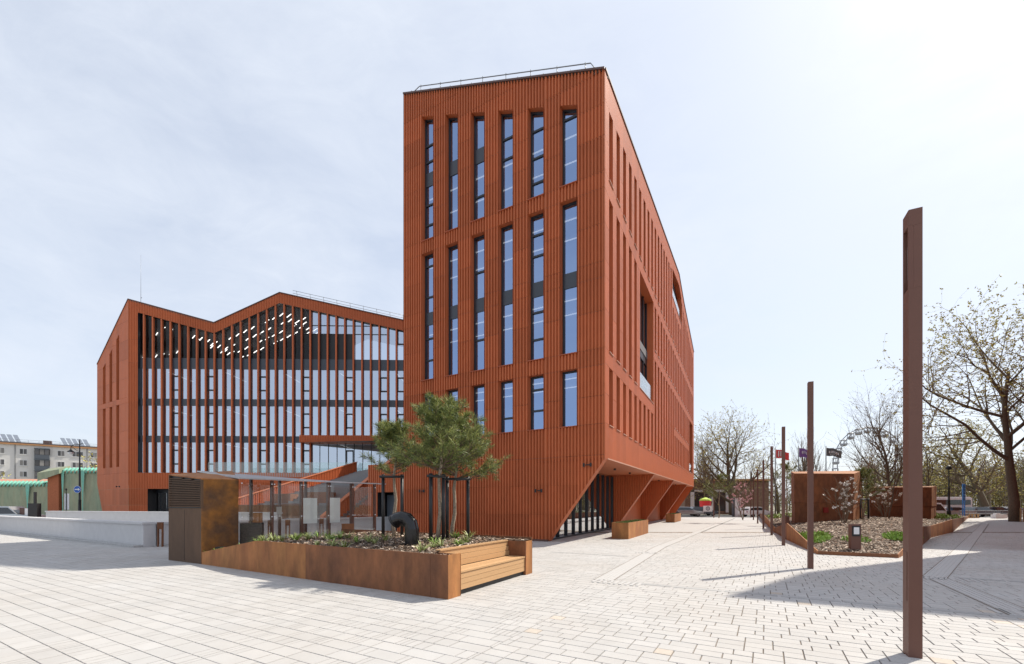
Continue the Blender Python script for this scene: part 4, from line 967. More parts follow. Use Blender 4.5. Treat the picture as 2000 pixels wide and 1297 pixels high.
for i in range(NU):
    for j in range(NV): a = i*(NV+1)+j; mb.f.append((a, a+1, a+NV+2, a+NV+1))
mb.build('soil', 'soil', bed)
m1, m2 = MB(), MB()
for k in range(20000):
    v = rnd.random()**1.15*0.95; p = bed_pt(v, rnd.uniform(0.02, 0.98)); chip(m1 if rnd.random() < 0.5 else m2, p+UP*rnd.uniform(0.005, 0.04), rnd.uniform(0.032, 0.08)*(1+v*1.3))
m1.build('bark_mulch', 'chips', bed, kind='stuff'); m2.build('pale_bark_mulch', 'chips_pale', bed, kind='stuff')
def cover(c, rx, ry, n, label):
    mb = MB(); cz_ = c
    for k in range(n):
        a, r_ = rnd.random()*6.28, sqrt(rnd.random()); v, w_ = c[0]+ry*r_*sin(a), c[1]+rx*r_*cos(a); v = min(.98, max(.01, v)); w_ = min(.98, max(.02, w_)); p = bed_pt(v, w_)
        d = V((rnd.gauss(0, .7), rnd.gauss(0, .7), 1)).normalized(); mb.leaf(p+UP*rnd.uniform(0, .05), d, V((rnd.gauss(0, 1), rnd.gauss(0, 1), rnd.gauss(0, 1))), rnd.uniform(.08, .17)*(1+v*1.5), .06*(1+v*1.5))
    mb.build('ground_cover', 'plant_lime', None, label, 'plants', kind='stuff')
cover((0.17, 0.16), 0.14, 0.07, 700, 'bright green ground cover at the left front edge of the planting bed')
cover((0.19, 0.85), 0.14, 0.05, 800, 'bright green ground cover at the right front edge of the planting bed')
cover((0.13, 0.5), 0.12, 0.04, 160, 'sparse green seedlings behind the information pylon')
cover((0.80, 0.30), 0.30, 0.14, 900, 'green ground cover at the far end of the planting bed')
cover((0.80, 0.80), 0.18, 0.14, 900, 'green ground cover along the far right side of the planting bed')
# information pylon
c = bed_pt(0.03, 0.48); ip = thing('information_pylon', 'small brown steel pylon with white lit panel at the bed front edge', 'pylon', (c.x, c.y, 0))
MB().cbox((c.x, c.y, 0.0), 0.33, 0.14, 1.04, -0.1).build('body', 'steel_brown', ip); MB().cbox((c.x-0.008, c.y-0.078, 0.62), 0.25, 0.02, 0.36, -0.1).build('panel_surround', 'steel_black', ip); MB().cbox((c.x-0.011, c.y-0.095, 0.69), 0.17, 0.018, 0.24, -0.1).build('panel', 'white_paint', ip)
# rusty steel cubes in the bed
def cube(P4, z0, z1, label, tilt, mats):
    """four-sided steel volume: lower plates, slightly proud upper plates, sloping top"""
    P4 = [V((*p, 0)) for p in P4]; t_ = thing('steel_cube', label, 'structure', (P4[0].x, P4[0].y, z0), 'rusty steel cubes in the planting bed'); zm = z0+(z1-z0)*0.46
    tops = [z1, z1, z1+tilt, z1+tilt]; cen = (P4[0]+P4[1]+P4[2]+P4[3])/4
    ring = [p+(p-cen).normalized()*0.05 for p in P4]
    for k in range(4):
        a, b = P4[k], P4[(k+1) % 4]; a2, b2 = ring[k], ring[(k+1) % 4]
        MB().face(q3(a, z0), q3(b, z0), q3(b, zm), q3(a, zm)).build('lower_plate', mats[k], t_)
        MB().face(q3(a2, zm+0.02), q3(b2, zm+0.02), q3(b2, tops[(k+1) % 4]), q3(a2, tops[k])).face(q3(a, zm), q3(b, zm), q3(b2, zm+0.02), q3(a2, zm+0.02)).build('upper_plate', mats[k], t_)
    MB().prism([(p.x, p.y) for p in ring], tops, [z+0.03 for z in tops]).build('top_plate', 'corten_orange', t_)  # brighter rust on top, sunlight put into the colour
    return t_
cb = cube([(18.55, 28.9), (22.6, 29.15), (26.2, 33.0), (21.6, 34.0)], 0.2, 3.75, 'large plain rusty steel cube behind the white-flowering shrub', 0.5, ['corten', 'corten_orange', 'corten', 'corten'])  # sunward side in brighter rust than the rest, its sunlight is painted in
MB().cbox((20.6, 28.9, 1.2), 0.3, 0.1, 0.34, 0.06).build('hydrant_cover', 'red_box', cb)
cube([(30.9, 38.0), (35.6, 37.4), (39.5, 41.0), (34.9, 43.0)], 0.2, 3.2, 'lower dark rusty steel cube further back among young trees', 0.25, ['corten', 'corten_orange', 'corten', 'corten'])
t_ = thing('bed_light', 'small brown steel box light at the left edge of the bed', 'light', (16.6, 26.6, 0.4)); MB().cbox((16.6, 26.6, 0.4), 0.24, 0.16, 0.62, 0.3).build('body', 'steel_brown', t_); MB().cbox((16.6, 26.6, 1.02), 0.26, 0.18, 0.02, 0.3).build('cap', 'steel_black', t_)
# ------------------------------------------------------------------ tree generator
def grow(base, H, r0, seed, limb_len=1.0, fork=0.25, spread=0.8, limbs=7, kids=(6, 6, 4), twist=0.16, droop=0.0, lean=(0, 0), leaf=0, leaf_size=0.12, up=0.25, max_r=None, minrad=0.006, stems=1):
    """returns (wood MB, twig MB, leaf MB)"""
    r = random.Random(seed); wood, twig, lf = MB(), MB(), MB(); wood.sm = True; base = V(base)
    def branch(p, d, ln, rad, lev):
        n = (7, 6, 5, 3, 2)[lev]; pts = [p.copy()]; c = p.copy(); dd_ = d.copy()
        for k in range(n):
            dd_ = (dd_+V((r.gauss(0, twist), r.gauss(0, twist), r.gauss(0, twist)))*(0.6 if lev == 0 else 1)+UP*(up*0.25 if lev < 3 else 0.03)-UP*droop*(0.12*k if lev > 0 else 0)).normalized(); c = c+dd_*ln/n; pts.append(c.copy())
        rr = [max(minrad*0.5, rad*(1-0.72*k/n)) for k in range(n+1)]
        (wood if lev < 2 else twig).tube(pts, rr, (8, 6, 4, 3, 3)[lev], cap=lev == 0)
        if lev < len(kids):
            m_ = limbs if lev == 0 else kids[lev-1]
            for q in range(m_):
                t_ = (fork+(0.98-fork)*(q+r.random()*0.7)/m_) if lev == 0 else 0.22+0.76*(q+r.random())/m_; i = min(n-1, int(t_*n)); st = pts[i].lerp(pts[i+1], t_*n-i); pd = (pts[i+1]-pts[i]).normalized()
                a = q*2.4+r.uniform(-.5, .5) if lev == 0 else r.random()*6.28
                o = pd.orthogonal().normalized(); s = pd.cross(o); sv = o*cos(a)+s*sin(a); k_ = spread*r.uniform(.75, 1.2)*(1.15-0.5*t_ if lev == 0 else 1)
                nd_ = (pd*(1-0.45*k_)+sv*k_).normalized()
                branch(st, nd_, ln*((0.68-0.30*t_)*limb_len if lev == 0 else r.uniform(.42, .62)), rr[i]*r.uniform(.45, .62), lev+1)
        if lev >= len(kids)-0 or lev == len(kids)-1:
            for _ in range(leaf):
                q = pts[r.randint(1, n)]+V((r.gauss(0, .12), r.gauss(0, .12), r.gauss(0, .12)))*H*0.02; lf.leaf(q, V((r.gauss(0, 1), r.gauss(0, 1), r.gauss(0, 1))).normalized(), V((r.gauss(0, 1), r.gauss(0, 1), r.gauss(0, 1))), leaf_size*r.uniform(.6, 1.3), leaf_size*0.6)
    for s in range(stems):
        a = s*2.1+seed; d0 = V((lean[0], lean[1], 1)).normalized() if stems == 1 else V((cos(a)*0.32, sin(a)*0.32, 1)).normalized()
        branch(base-UP*0.2, d0, H*0.82, r0, 0)
    return wood, twig, lf
def tree(name, label, base, H, r0, seed, bark='bark', leafm='bud_leaf', group=None, **k):
    t_ = thing(name, label, 'tree', base, group); wd, tw, lf = grow(base, H, r0, seed, **k)
    wd.build('trunk', bark, t_)
    if lf.v: c = lf.build('crown', leafm, t_); tw.build('twigs', 'twig', c)
    elif tw.v: tw.build('crown', 'twig', t_)
    return t_
# white-flowering shrubs
def magnolia(base, H, seed, label, nfl=34, bm='blossom', fs_=0.09):
    t_ = thing('magnolia_shrub', label, 'shrub', base, 'flowering shrubs in the planting bed'); wd, tw, _ = grow(base, H, 0.035, seed, fork=0.15, spread=0.55, limbs=6, kids=(4, 3), twist=0.08, stems=5, up=0.5, minrad=0.016)
    wd.build('stems', 'twig', t_); tw.build('twigs', 'twig', t_); r = random.Random(seed+1); vs_ = wd.v[len(wd.v)//3:]+tw.v; mb = MB(); cand = [v for v in vs_ if v[2] > base[2]+H*0.25]
    for k in range(nfl):
        p = V(r.choice(cand))
        for q in range(9): mb.leaf(p, V((r.gauss(0, 1), r.gauss(0, 1), r.gauss(.4, .8))).normalized(), V((r.gauss(0, 1), r.gauss(0, 1), r.gauss(0, 1))), fs_*r.uniform(.8, 1.3), fs_*.8)
    mb.build('blossoms', bm, t_)
magnolia((19.75, 26.2, 0.5), 2.7, 5, 'leafless shrub with white blossoms in front of the large rusty cube', 46, 'blossom', 0.12)
magnolia((29.3, 34.6, 0.6), 2.8, 9, 'leafless shrub with white blossoms in front of the lower dark cube', 34, 'blossom', 0.14)
magnolia((21.5, 41, 0.5), 3.2, 13, 'shrub with pinkish white blossoms beyond the large rusty cube', 70, 'blossom_pink', 0.13)
# pines of the bed
pine('pine_tree', 'dark dense pine with black trunk guard beside the large rusty cube', (25.6, 32.2, 0.6), 2.2, 4.2, 1.35, 31, (0, 0), 34)
pine('pine_tree', 'dark pine half hidden behind the light columns beyond the large rusty cube', (20.0, 42.5, 0.5), 2.3, 4.6, 1.5, 37, (0, 0), 26)
pine('pine_tree', 'small pine with a spreading top rising behind the large rusty cube', (23.4, 37.5, 0.5), 3.2, 5.2, 1.2, 39, (0, 0), 16)
t_ = thing('tree_stakes', 'black guard posts around the trunk of the dark pine by the cube', 'stakes', (25.6, 32.0, 0.5))
for s_ in (-1, 1): mb = MB(); mb.sm = True; mb.tube([(25.6+0.3*s_, 32.0, 0.3), (25.6+0.3*s_, 32.0, 2.2)], 0.06, 8); mb.build('stake', 'steel_black', t_)
MB().tube([(25.25, 31.95, 2.1), (25.95, 31.95, 2.1)], 0.05, 8).build('crossbar', 'steel_black', t_)
tree('young_tree', 'young bare tree with slim straight trunk in front of the dark cube', (26.8, 33.5, 0.5), 6.2, 0.05, 41, 'bark_pale', leaf=0, fork=0.45, spread=0.5, limbs=9, kids=(4, 3), up=0.5)
tree('young_tree', 'young leafless tree with dark twin trunk beside the dark cube', (28.2, 33.0, 0.5), 7.0, 0.06, 43, 'bark', leaf=0, fork=0.35, spread=0.45, limbs=10, kids=(4, 3), up=0.5)
tree('young_tree', 'young reddish tree tied to a stake by the far right side of the bed', (45.0, 47.5, 0.4), 9.0, 0.09, 47, 'bark_olive', leaf=2, leafm='bud_olive', fork=0.4, spread=0.6, limbs=10, kids=(4, 3), up=0.4, leaf_size=0.14)
# ------------------------------------------------------------------ neighbouring blocks outside the frame that shade the right of the plaza
def block(name, label, poly, tops):
    t_ = thing(name, label, 'building', (poly[0][0], poly[0][1], 0)); n = len(poly)
    cx_ = sum(p[0] for p in poly)/n; cy_ = sum(p[1] for p in poly)/n
    for k in range(n):
        a, b = V((*poly[k], 0)), V((*poly[(k+1) % n], 0)); d = b-a; Ln = d.length; d.normalize(); nn = V((d.y, -d.x, 0))
        if nn.dot(V((cx_, cy_, 0))-a) > 0: nn = -nn
        fr = Frame(a, (d.x, d.y), (nn.x, nn.y)); tp = lin([(0, tops[k]), (Ln, tops[(k+1) % n])]); ops = []
        m_ = int((Ln-1.5)/2.2)
        for q in range(m_):
            for z in (5.0, 9.0, 13.0):
                u = 1.2+q*2.2
                if tp(u) > z+4: ops.append((u, u+0.9, z, (lambda u_, z=z: z+2.7)))
        facade(t_, fr, Ln, tp, lambda u: 0.0, ops, [5.0, 9.0, 13.0], 0.3, rib=0.04, single=lambda u: False)
        for o in ops: window(t_, fr, *o, 0.25, detail=False, sill=False)
    MB().face(*[(p[0], p[1], tops[k]-0.03) for k, p in enumerate(poly)]).build('roof', 'roofing', t_)
block('neighbour_block', 'rust-clad block standing right of the plaza', [(19.1, 15.8), (31, 8.9), (35, 16.5), (22.6, 18.8)], [20.6, 19.5, 20, 20.6])
block('neighbour_block', 'longer rust-clad block behind the first one, right of the planting bed', [(30.6, 25.2), (36, 19.5), (80, 55), (69, 57.5)], [20.5, 20, 20, 20.5])
# ------------------------------------------------------------------ right background
tree('broad_tree', 'large rounded leafless tree with yellow-green top beyond the row of light columns', (38.0, 76, 0), 15.5, 0.5, 61, 'bark_olive', limb_len=1.15, leaf=5, fork=0.10, spread=0.85, limbs=14, kids=(9, 8, 5), up=0.26, leaf_size=0.2, minrad=0.02, twist=0.09)
big = tree('veteran_tree', 'huge old tree with thick leaning dark trunk beside the picket fence', (52.5, 46.0, 0), 19.5, 0.46, 67, 'bark', limb_len=1.35, leaf=9, fork=0.36, spread=1.0, limbs=12, kids=(9, 8, 5), up=0.28, lean=(-0.08, 0), leaf_size=0.23, minrad=0.010, twist=0.14)
tree('spreading_tree', 'pale yellow budding tree with stout trunk behind the coach park', (76.5, 71.0, 0), 15.5, 0.6, 71, 'bark_olive', leaf=6, fork=0.20, spread=0.9, limbs=14, kids=(8, 7, 4), up=0.2, leaf_size=0.24, minrad=0.02)
tree('upright_tree', 'dark upright leafless tree with many steep branches left of the lone column', (44.0, 51.0, 0), 13.5, 0.24, 73, 'bark', leaf=1, leafm='bud_olive', fork=0.10, spread=0.6, limbs=16, kids=(7, 6, 4), up=0.6, leaf_size=0.12, minrad=0.012)
for k, (x, y, h_, s) in enumerate(((40.0, 92, 13, 1), (45.5, 100, 14, 2), (60.0, 88, 15, 3), (64.5, 94, 13.5, 4), (37.0, 84, 10.5, 5))):
    tree('poplar_tree', ['slim leafless poplar just past the building corner', 'second slim leafless poplar past the building corner', 'slim leafless poplar beside the purple flag', 'slim poplar just right of the purple flag pole', 'bushy leafless tree with dark trunks past the overhang'][k], (x, y, 0), h_, 0.2, 80+s, 'bark', leaf=1, leafm='bud_olive', fork=0.08, spread=0.35, limbs=16, kids=(5, 4), up=0.9, leaf_size=0.14, minrad=0.02, stems=2)
tree('willow_tree', 'yellow-green budding willow behind the far light columns', (52.0, 86, 0), 11.5, 0.3, 91, 'bark_olive', leaf=5, fork=0.2, spread=0.9, limbs=12, kids=(6, 5, 3), up=0.1, droop=0.25, leaf_size=0.22, minrad=0.02)
# distant woodland: one mass of trunks, twigs and budding leaves
m1, m2, m3 = MB(), MB(), MB()
for k in range(230):
    y = rnd.uniform(92, 128); x = y*rnd.uniform(0.80, 1.30); h_ = rnd.uniform(9, 15); p = V((x, y, 0)); m1.tube([p, p+V((rnd.gauss(0, .4), 0, h_*.8))], [.16, .05], 4, cap=False)
    for q in range(16):
        b_ = p+UP*h_*rnd.uniform(.15, .8); e_ = b_+V((rnd.gauss(0, 1.6), rnd.gauss(0, 1.2), rnd.uniform(.6, 3))); m1.tube([b_, e_], [.05, .02], 3, cap=False)
    g = m2 if rnd.random() < 0.55 else m3
    for q in range(150):
        c = p+V((rnd.gauss(0, 1.9), rnd.gauss(0, 1.5), h_*min(1.05, abs(rnd.gauss(.5, .27))))); g.leaf(c, V((rnd.gauss(0, 1), rnd.gauss(0, 1), rnd.gauss(0, 1))).normalized(), V((rnd.gauss(0, 1), rnd.gauss(0, 1), rnd.gauss(0, 1))), rnd.uniform(.25, .5), .28)
wdl = m1.build('woodland', 'twig', None, 'dense budding woodland far behind the parked vehicles', 'woodland', kind='stuff'); m2.build('foliage', 'wood_mass', wdl, kind='stuff'); m3.build('golden_foliage', 'wood_mass_gold', wdl, kind='stuff')
m1, m2 = MB(), MB()
for k in range(110):
    y = rnd.uniform(105, 140); x = y*rnd.uniform(0.40, 0.80); h_ = rnd.uniform(4, 8.0); p = V((x, y, 0)); m1.tube([p, p+V((rnd.gauss(0, .4), 0, h_*.9))], [.14, .04], 4, cap=False)
    for q in range(14):
        b_ = p+UP*h_*rnd.uniform(.2, .85); e_ = b_+V((rnd.gauss(0, 1.2), rnd.gauss(0, 1.2), rnd.uniform(.6, 2.2))); m1.tube([b_, e_], [.04, .015], 3, cap=False)
    for q in range(60):
        c = p+V((rnd.gauss(0, 1.6), rnd.gauss(0, 1.4), h_*abs(rnd.gauss(.45, .25)))); m2.leaf(c, V((rnd.gauss(0, 1), rnd.gauss(0, 1), rnd.gauss(0, 1))).normalized(), V((rnd.gauss(0, 1), rnd.gauss(0, 1), rnd.gauss(0, 1))), rnd.uniform(.25, .45), .26)
wdl = m1.build('thicket', 'twig', None, 'low leafless thicket behind the pavilion and flags', 'thicket', kind='stuff'); m2.build('foliage', 'wood_mass', wdl, kind='stuff')
# ferris wheel
fwc = V((126.0, 155.0, 15.2)); WR = 13.8; wax = V((0.14, -0.99, 0)); wdr = V((0.99, 0.14, 0)).normalized()   # wheel plane spans wdr x UP
wheel = thing('ferris_wheel', 'pale ferris wheel with gondolas seen obliquely behind bare trees', 'ferris wheel', (fwc.x, fwc.y, 0))
def wpt(a, r, k): return fwc+wdr*(cos(a)*r)+UP*(sin(a)*r)+wax*k
for k in (-0.9, 0.9):
    mb = MB(); mb.sm = True; mb.tube([wpt(2*pi*q/48, WR, k) for q in range(49)], 0.17, 5, cap=False)
    for q in range(24): mb.tube([wpt(2*pi*q/24, 0.6, k*0.8), wpt(2*pi*q/24, WR, k)], 0.05, 3, cap=False)
    mb.build('rim', 'wheel_white', wheel)
mb = MB(); mb.sm = True; mb.tube([fwc-wax*1.6, fwc+wax*1.6], 0.75, 14); mb.build('hub', 'wheel_white', wheel)
for s_ in (-1, 1): mb = MB(); mb.tube([wpt(0, 0, 1.5*s_), V((fwc.x, fwc.y, 0))+wdr*6+wax*3*s_], 0.25, 6); mb.tube([wpt(0, 0, 1.5*s_), V((fwc.x, fwc.y, 0))-wdr*6+wax*3*s_], 0.25, 6); mb.build('support', 'wheel_white', wheel)
gm_ = None
for q in range(24):
    p = wpt(2*pi*q/24+0.07, WR, 0)-UP*1.0
    if gm_ is None:
        mb = MB(); o = V((0, 0, 0)); mb.lathe((0, 0, -0.75), [(0.45, 0), (0.75, 0.18), (0.8, 0.65)], 10); mb.lathe((0, 0, 0.75), [(0.85, 0), (0.7, 0.14), (0.1, 0.3)], 10)
        for a in range(6): mb.tube([(0.72*cos(a*1.047), 0.72*sin(a*1.047), -0.1), (0.72*cos(a*1.047), 0.72*sin(a*1.047), 0.78)], 0.035, 4)
        gm_ = mb.mesh('gondola'); gm_.materials.append(MATS['wheel_white'])
    place(gm_, 'gondola', wheel, p).scale = (1.35, 1.35, 1.35)
# flags
def flag(x, y, top, w_, h_, m, label, marks=None):
    t_ = thing('flagpole', label, 'flag', (x, y, 0)); mb = MB(); mb.sm = True; mb.tube([(x, y, 0), (x, y, top)], [0.09, 0.06], 8); mb.build('pole', 'steel_grey', t_)
    mb = MB(); mb.sm = True; n = 14
    def fp(i, j): s = i/n; return (x+0.08+w_*s, y-0.18*sin(s*7)*s, top-0.25-h_*j-0.35*s*s*h_-0.05*sin(s*9)+0.12*h_*s*(0.5-j)*-1)
    for i in range(n):
        for j in range(4): mb.face(fp(i, j/4), fp(i+1, j/4), fp(i+1, (j+1)/4), fp(i, (j+1)/4))
    c = mb.build('cloth', m, t_)
    if marks:
        for (i0, i1, j0, j1) in marks:
            mk = MB(); a, b, d, e = V(fp(i0, j0)), V(fp(i1, j0)), V(fp(i1, j1)), V(fp(i0, j1)); o = V((0, -0.05, 0)); mk.face(a+o, b+o, d+o, e+o); mk.build('lettering', 'white_paint', c)
letters = [(2+k*1.5, 2.9+k*1.5, .35, .65) for k in range(7)]
flag(36.6, 61.2, 9.7, 1.75, 1.2, 'flag_red', 'red flag with pale lettering on a tall pole', [(2+k*2.4, 3.2+k*2.4, .15, .8) for k in range(4)])
flag(42.3, 65, 10.4, 1.7, 1.35, 'flag_purple', 'purple flag partly hidden by a light column', [(3+k*2, 3.8+k*2, .3, .6) for k in range(4)])
flag(44.0, 61.7, 10.0, 2.0, 1.15, 'flag_grey', 'grey flag with white lettering on a tall pole', letters+[(3+k*1.6, 3.6+k*1.6, .72, .85) for k in range(5)])
# pavilion beyond the plaza
pav_ = thing('pavilion', 'low brown brick pavilion with white framed glass front behind the large tree', 'building', (36, 84, 0))
MB().cbox((41, 87, 0), 16, 6, 6.3).build('wall', 'brick_far', pav_); MB().cbox((41, 87, 6.31), 16.8, 6.8, 0.35).build('roof', 'orange_trim', pav_)
MB().box((34.2, 83.98, 0.6), (6.4, 0, 0), (0, -0.05, 0), (0, 0, 3.6)).build('glass_front', 'far_window', pav_)
mb = MB(); 
for a, b, c, d in ((34.0, 34.7, 0.3, 4.6), (34.0, 41.2, 4.2, 4.6), (37.6, 38.3, 0.3, 4.2), (40.7, 41.2, 0.3, 4.2)): mb.box((a, 83.9, c), (b-a, 0, 0), (0, -0.12, 0), (0, 0, d-c))
mb.build('white_frame', 'white_paint', pav_)
hs = thing('brown_house', 'red-brown house glimpsed between poplars past the building corner', 'building', (33, 100, 0)); MB().cbox((36.5, 103, 0), 9, 6, 5).build('wall', 'brick', hs); MB().prism([(31.6, 99.6), (41.4, 99.6), (41.4, 106.4), (31.6, 106.4)], 5.01, [5.2, 5.2, 7.2, 7.2]).build('roof', 'roof_tile', hs)
for k in range(3): MB().box((33.2+k*2.6, 99.98, 1.5), (1.2, 0, 0), (0, -0.05, 0), (0, 0, 1.6)).build('window', 'far_window', hs)
# white pylon and signs
py = thing('white_pylon', 'plain pale grey pylon standing at the far edge of the plaza', 'pylon', (33.1, 64.5, 0)); MB().cbox((33.1, 64.5, 0), 0.95, 0.3, 2.75).build('body', 'white_paint', py); MB().cbox((32.45, 64.6, 0), 0.28, 0.25, 2.75).build('dark_edge', 'slate_grey', py)
ub = thing('parasol', 'closed-in lime and red parasol at the far edge of the plaza', 'parasol', (29.2, 66.5, 0)); mb = MB(); mb.lathe((29.2, 66.5, 2.35), [(0.9, 0), (0.8, 0.22), (0.1, 0.5)], 10); mb.build('canopy', 'lime', ub); MB().lathe((29.2, 66.5, 1.45), [(0.8, 0), (0.86, 0.88)], 10).build('skirt', 'flag_red', ub); MB().tube([(29.2, 66.5, 0), (29.2, 66.5, 1.5)], 0.05, 6).build('pole', 'steel_grey', ub)
sg = thing('notice_sign', 'white board with a round dark emblem past the building corner', 'sign', (28.2, 63.5, 0)); MB().box((27.6, 63.5, 0.75), (1.3, 0, 0), (0, 0.05, 0), (0, 0, 0.85)).build('board', 'white_paint', sg)
mb = MB(); n = 20
for q in range(n):
    a, b = 2*pi*q/n, 2*pi*(q+1)/n; mb.face(*[(28.25+r_*cos(t), 63.49, 1.2+r_*sin(t)) for r_, t in ((.2, a), (.3, a), (.3, b), (.2, b))])
mb.box((28.2, 63.47, 1.05), (0.1, 0, 0), (0, 0.02, 0), (0, 0, 0.3)); mb.build('emblem', 'slate_grey', sg)
for s_ in (27.7, 28.75): MB().tube([(s_, 63.55, 0), (s_, 63.55, 0.8)], 0.04, 6).build('leg', 'steel_grey', sg)
# vehicles
def car(p, rz, m, label, L_=4.4, W_=1.8, H_=1.45, van=False, group='parked cars'):
    t_ = thing('parked_car', label, 'car', p, group); ex = V((cos(rz), sin(rz), 0)); ey = V((-sin(rz), cos(rz), 0)); p = V(p)
    def sect(prof, hw): return [[p+ex*x+ey*(hw(z)*s)+UP*z for x, z in prof] for s in (-1, 1)]
    body = [(-L_/2, .35), (-L_/2, .62), (-L_/2+.1, .92), (L_*.20, .92), (L_/2-.25, .80), (L_/2, .62), (L_/2, .35)]
    cab = [(-L_/2+.12, .92), (-L_*.36, H_-.06), (-L_*.25, H_), (L_*.04, H_-.02), (L_*.22, .92)] if not van else [(-L_/2+.02, .92), (-L_/2+.08, H_), (L_*.28, H_), (L_*.42, .92)]
    def solid(prof, hw, nm, m_):
        a, b = sect(prof, hw); mb = MB(); mb.face(*a); mb.face(*reversed(b))
        for k in range(len(prof)): j = (k+1) % len(prof); mb.face(a[k], a[j], b[j], b[k])
        return mb.build(nm, m_, t_)
    solid(body, lambda z: W_/2*(1 if z < .8 else .97), 'body', m)
    c_ = solid(cab, lambda z: W_/2*(.94-.20*(z-.92)/(H_-.92)), 'cabin', m)
    # side glass and screens
    for s in (-1, 1):
        q = [(x*0.90, .95+(z-.92)*.80) for x, z in cab]; MB().face(*[p+ex*x+ey*(s*(W_/2*(.94-.20*(z-.92)/(H_-.92))+.012))+UP*z for x, z in q]).build('side_glass', 'car_glass', c_)
    for (x0, z0), (x1, z1) in ((cab[0], cab[1]), (cab[-1], cab[-2])):
        sg_ = 1 if x0 > 0 else -1; mb = MB(); pts = []
        for (x, z, s) in ((x0, z0+.04, -1), (x0, z0+.04, 1), (x1, z1-.05, 1), (x1, z1-.05, -1)): pts.append(p+ex*(x+sg_*.015)+ey*(s*W_/2*(.86-.2*(z-.92)/(H_-.92)))+UP*z)
        mb.face(*pts); mb.build('windscreen', 'car_glass', c_)
    for x in (-L_*.30, L_*.31):
        for s in (-1, 1):
            o = p+ex*x+ey*(s*(W_/2-.12))+UP*.32; wh = MB().tube([o-ey*.11, o+ey*.11], .32, 16).build('wheel', 'tyre', t_); MB().tube([o+ey*(s*.105), o+ey*(s*.125)], .19, 12).build('rim', 'steel_grey', wh)
    for s in (-1, 1): MB().box(p+ex*(L_/2-.06)+ey*(s*W_*.36-.17)+UP*.62, ex*.05, ey*.34, UP*.13).build('headlight', 'lamp_glass', t_); MB().box(p-ex*(L_/2+.01)+ey*(s*W_*.38-.14)+UP*.66, ex*.03, ey*.28, UP*.14).build('tail_light', 'red_box', t_)
    return t_
car((-43.6, 38.5, 0), 0.15, 'car_silver', 'silver hatchback showing above the white parapet, near the netted wall', H_=1.6)
car((35.3, 63.6, 0), 0.2, 'car_white', 'white car at the far edge of the plaza beside the pale pylon', 4.2)
for k, (x, y, m_, a) in enumerate(((22.0, 64.5, 'car_dark', 0.1), (26.4, 66.5, 'car_silver', -0.1), (30.2, 70.0, 'car_dark', 0.0))): car((x, y, 0), a, m_, ['dark car parked beyond the last pier', 'grey car parked by the white emblem board', 'dark car parked in front of the pavilion'][k])
for k, (x, y, m_, v) in enumerate(((57.0, 60.5, 'car_white', True), (62.3, 62.0, 'car_silver', False), (67.0, 63.0, 'car_dark', False), (70.5, 64.0, 'car_dark', False), (52.5, 58.5, 'car_white', False), (73.5, 64.5, 'car_silver', False))):
    car((x, y, 0), 0.1*(-1)**k, m_, ['white van parked in front of the coach', 'silver car parked under the blue sign', 'dark car parked between the coach and the stout tree', 'dark car parked behind the steel barrier', 'white car parked left of the white van', 'silver car parked by the picket fence'][k], H_=2.0 if v else 1.45, van=v, L_=5 if v else 4.4)
coach = thing('coach', 'long white coach with dark window band behind the parked van', 'coach', (65, 68, 0))
MB().cbox((65.0, 68, 0.45), 10, 2.5, 2.35, 0.05).build('body', 'car_white', coach); MB().cbox((65.06, 66.72, 1.75), 9.4, 0.04, 0.75, 0.05).build('window_band', 'car_glass', coach); MB().cbox((65.0, 68, 2.81), 9.7, 2.3, 0.14, 0.05).build('roof', 'car_white', coach)
for dx in (-3.2, 3.2): MB().tube([(65+dx, 66.68+dx*0.05, .48), (65+dx, 67.0+dx*0.05, .48)], .48, 14).build('wheel', 'tyre', coach)
bs = thing('blue_sign', 'tall narrow blue sign post beside the coach', 'sign', (59.5, 58.0, 0)); MB().cbox((59.5, 58.0, 2.1), 0.32, 0.14, 2.4).build('panel', 'sign_sky', bs)
for s_ in (-.12, .12): MB().cbox((59.5+s_, 58.0, 0), 0.07, 0.1, 2.1).build('leg', 'sign_sky', bs)
for k in range(5): MB().box((59.42, 57.92, 2.35+k*.42), (.16, 0, 0), (0, -.01, 0), (0, 0, .06)).box((59.42, 57.92, 2.35+k*.42), (.04, 0, 0), (0, -.01, 0), (0, 0, .28)).build('lettering', 'steel_black', bs)
for k in range(14):
    x, y = 52.0+k*.32, 45.0+k*.04; MB().cbox((x, y, 0), .13, .05, 1.3+rnd.uniform(-.15, .15), rnd.uniform(-.3, .3)).cbox((x, y, 1.15), .06, .04, .28, 0).build('picket', 'timber_pale', None, 'pale timber picket in the fence round the huge old tree', 'picket', 'timber pickets by the old tree', at=(x, y, 0))
t_ = thing('concrete_block', 'white concrete block at the far end of the shaded paving', 'block', (62.5, 56.5, 0)); MB().cbox((62.5, 56.5, 0), 1.6, .6, .5, .05).build('base', 'white_paint', t_); MB().cbox((62.2, 56.5, .5), .5, .4, .16, .05).build('lug', 'white_paint', t_)
t_ = thing('pallet', 'pale timber pallet leaning at the far end of the shaded paving', 'pallet', (59.8, 57.0, 0))
for k in range(4): MB().cbox((59.2+k*.38, 57.0, .03), .12, .1, .5).build('board', 'timber_pale', t_)
for z in (.02, .48): MB().cbox((59.78, 56.94, z), 1.4, .03, .08).build('rail', 'timber_pale', t_)
br = thing('steel_barrier', 'grey steel barrier rail in front of the parked dark cars', 'barrier', (64, 59.5, 0))
for z in (.55, .95): MB().tube([(60, 59, z), (72, 61.5, z)], .035, 6).build('rail', 'steel_grey', br)
for k in range(9): MB().tube([(60+k*1.5, 59+k*.3125, 0), (60+k*1.5, 59+k*.3125, 1.0)], .035, 6).build('post', 'steel_grey', br)
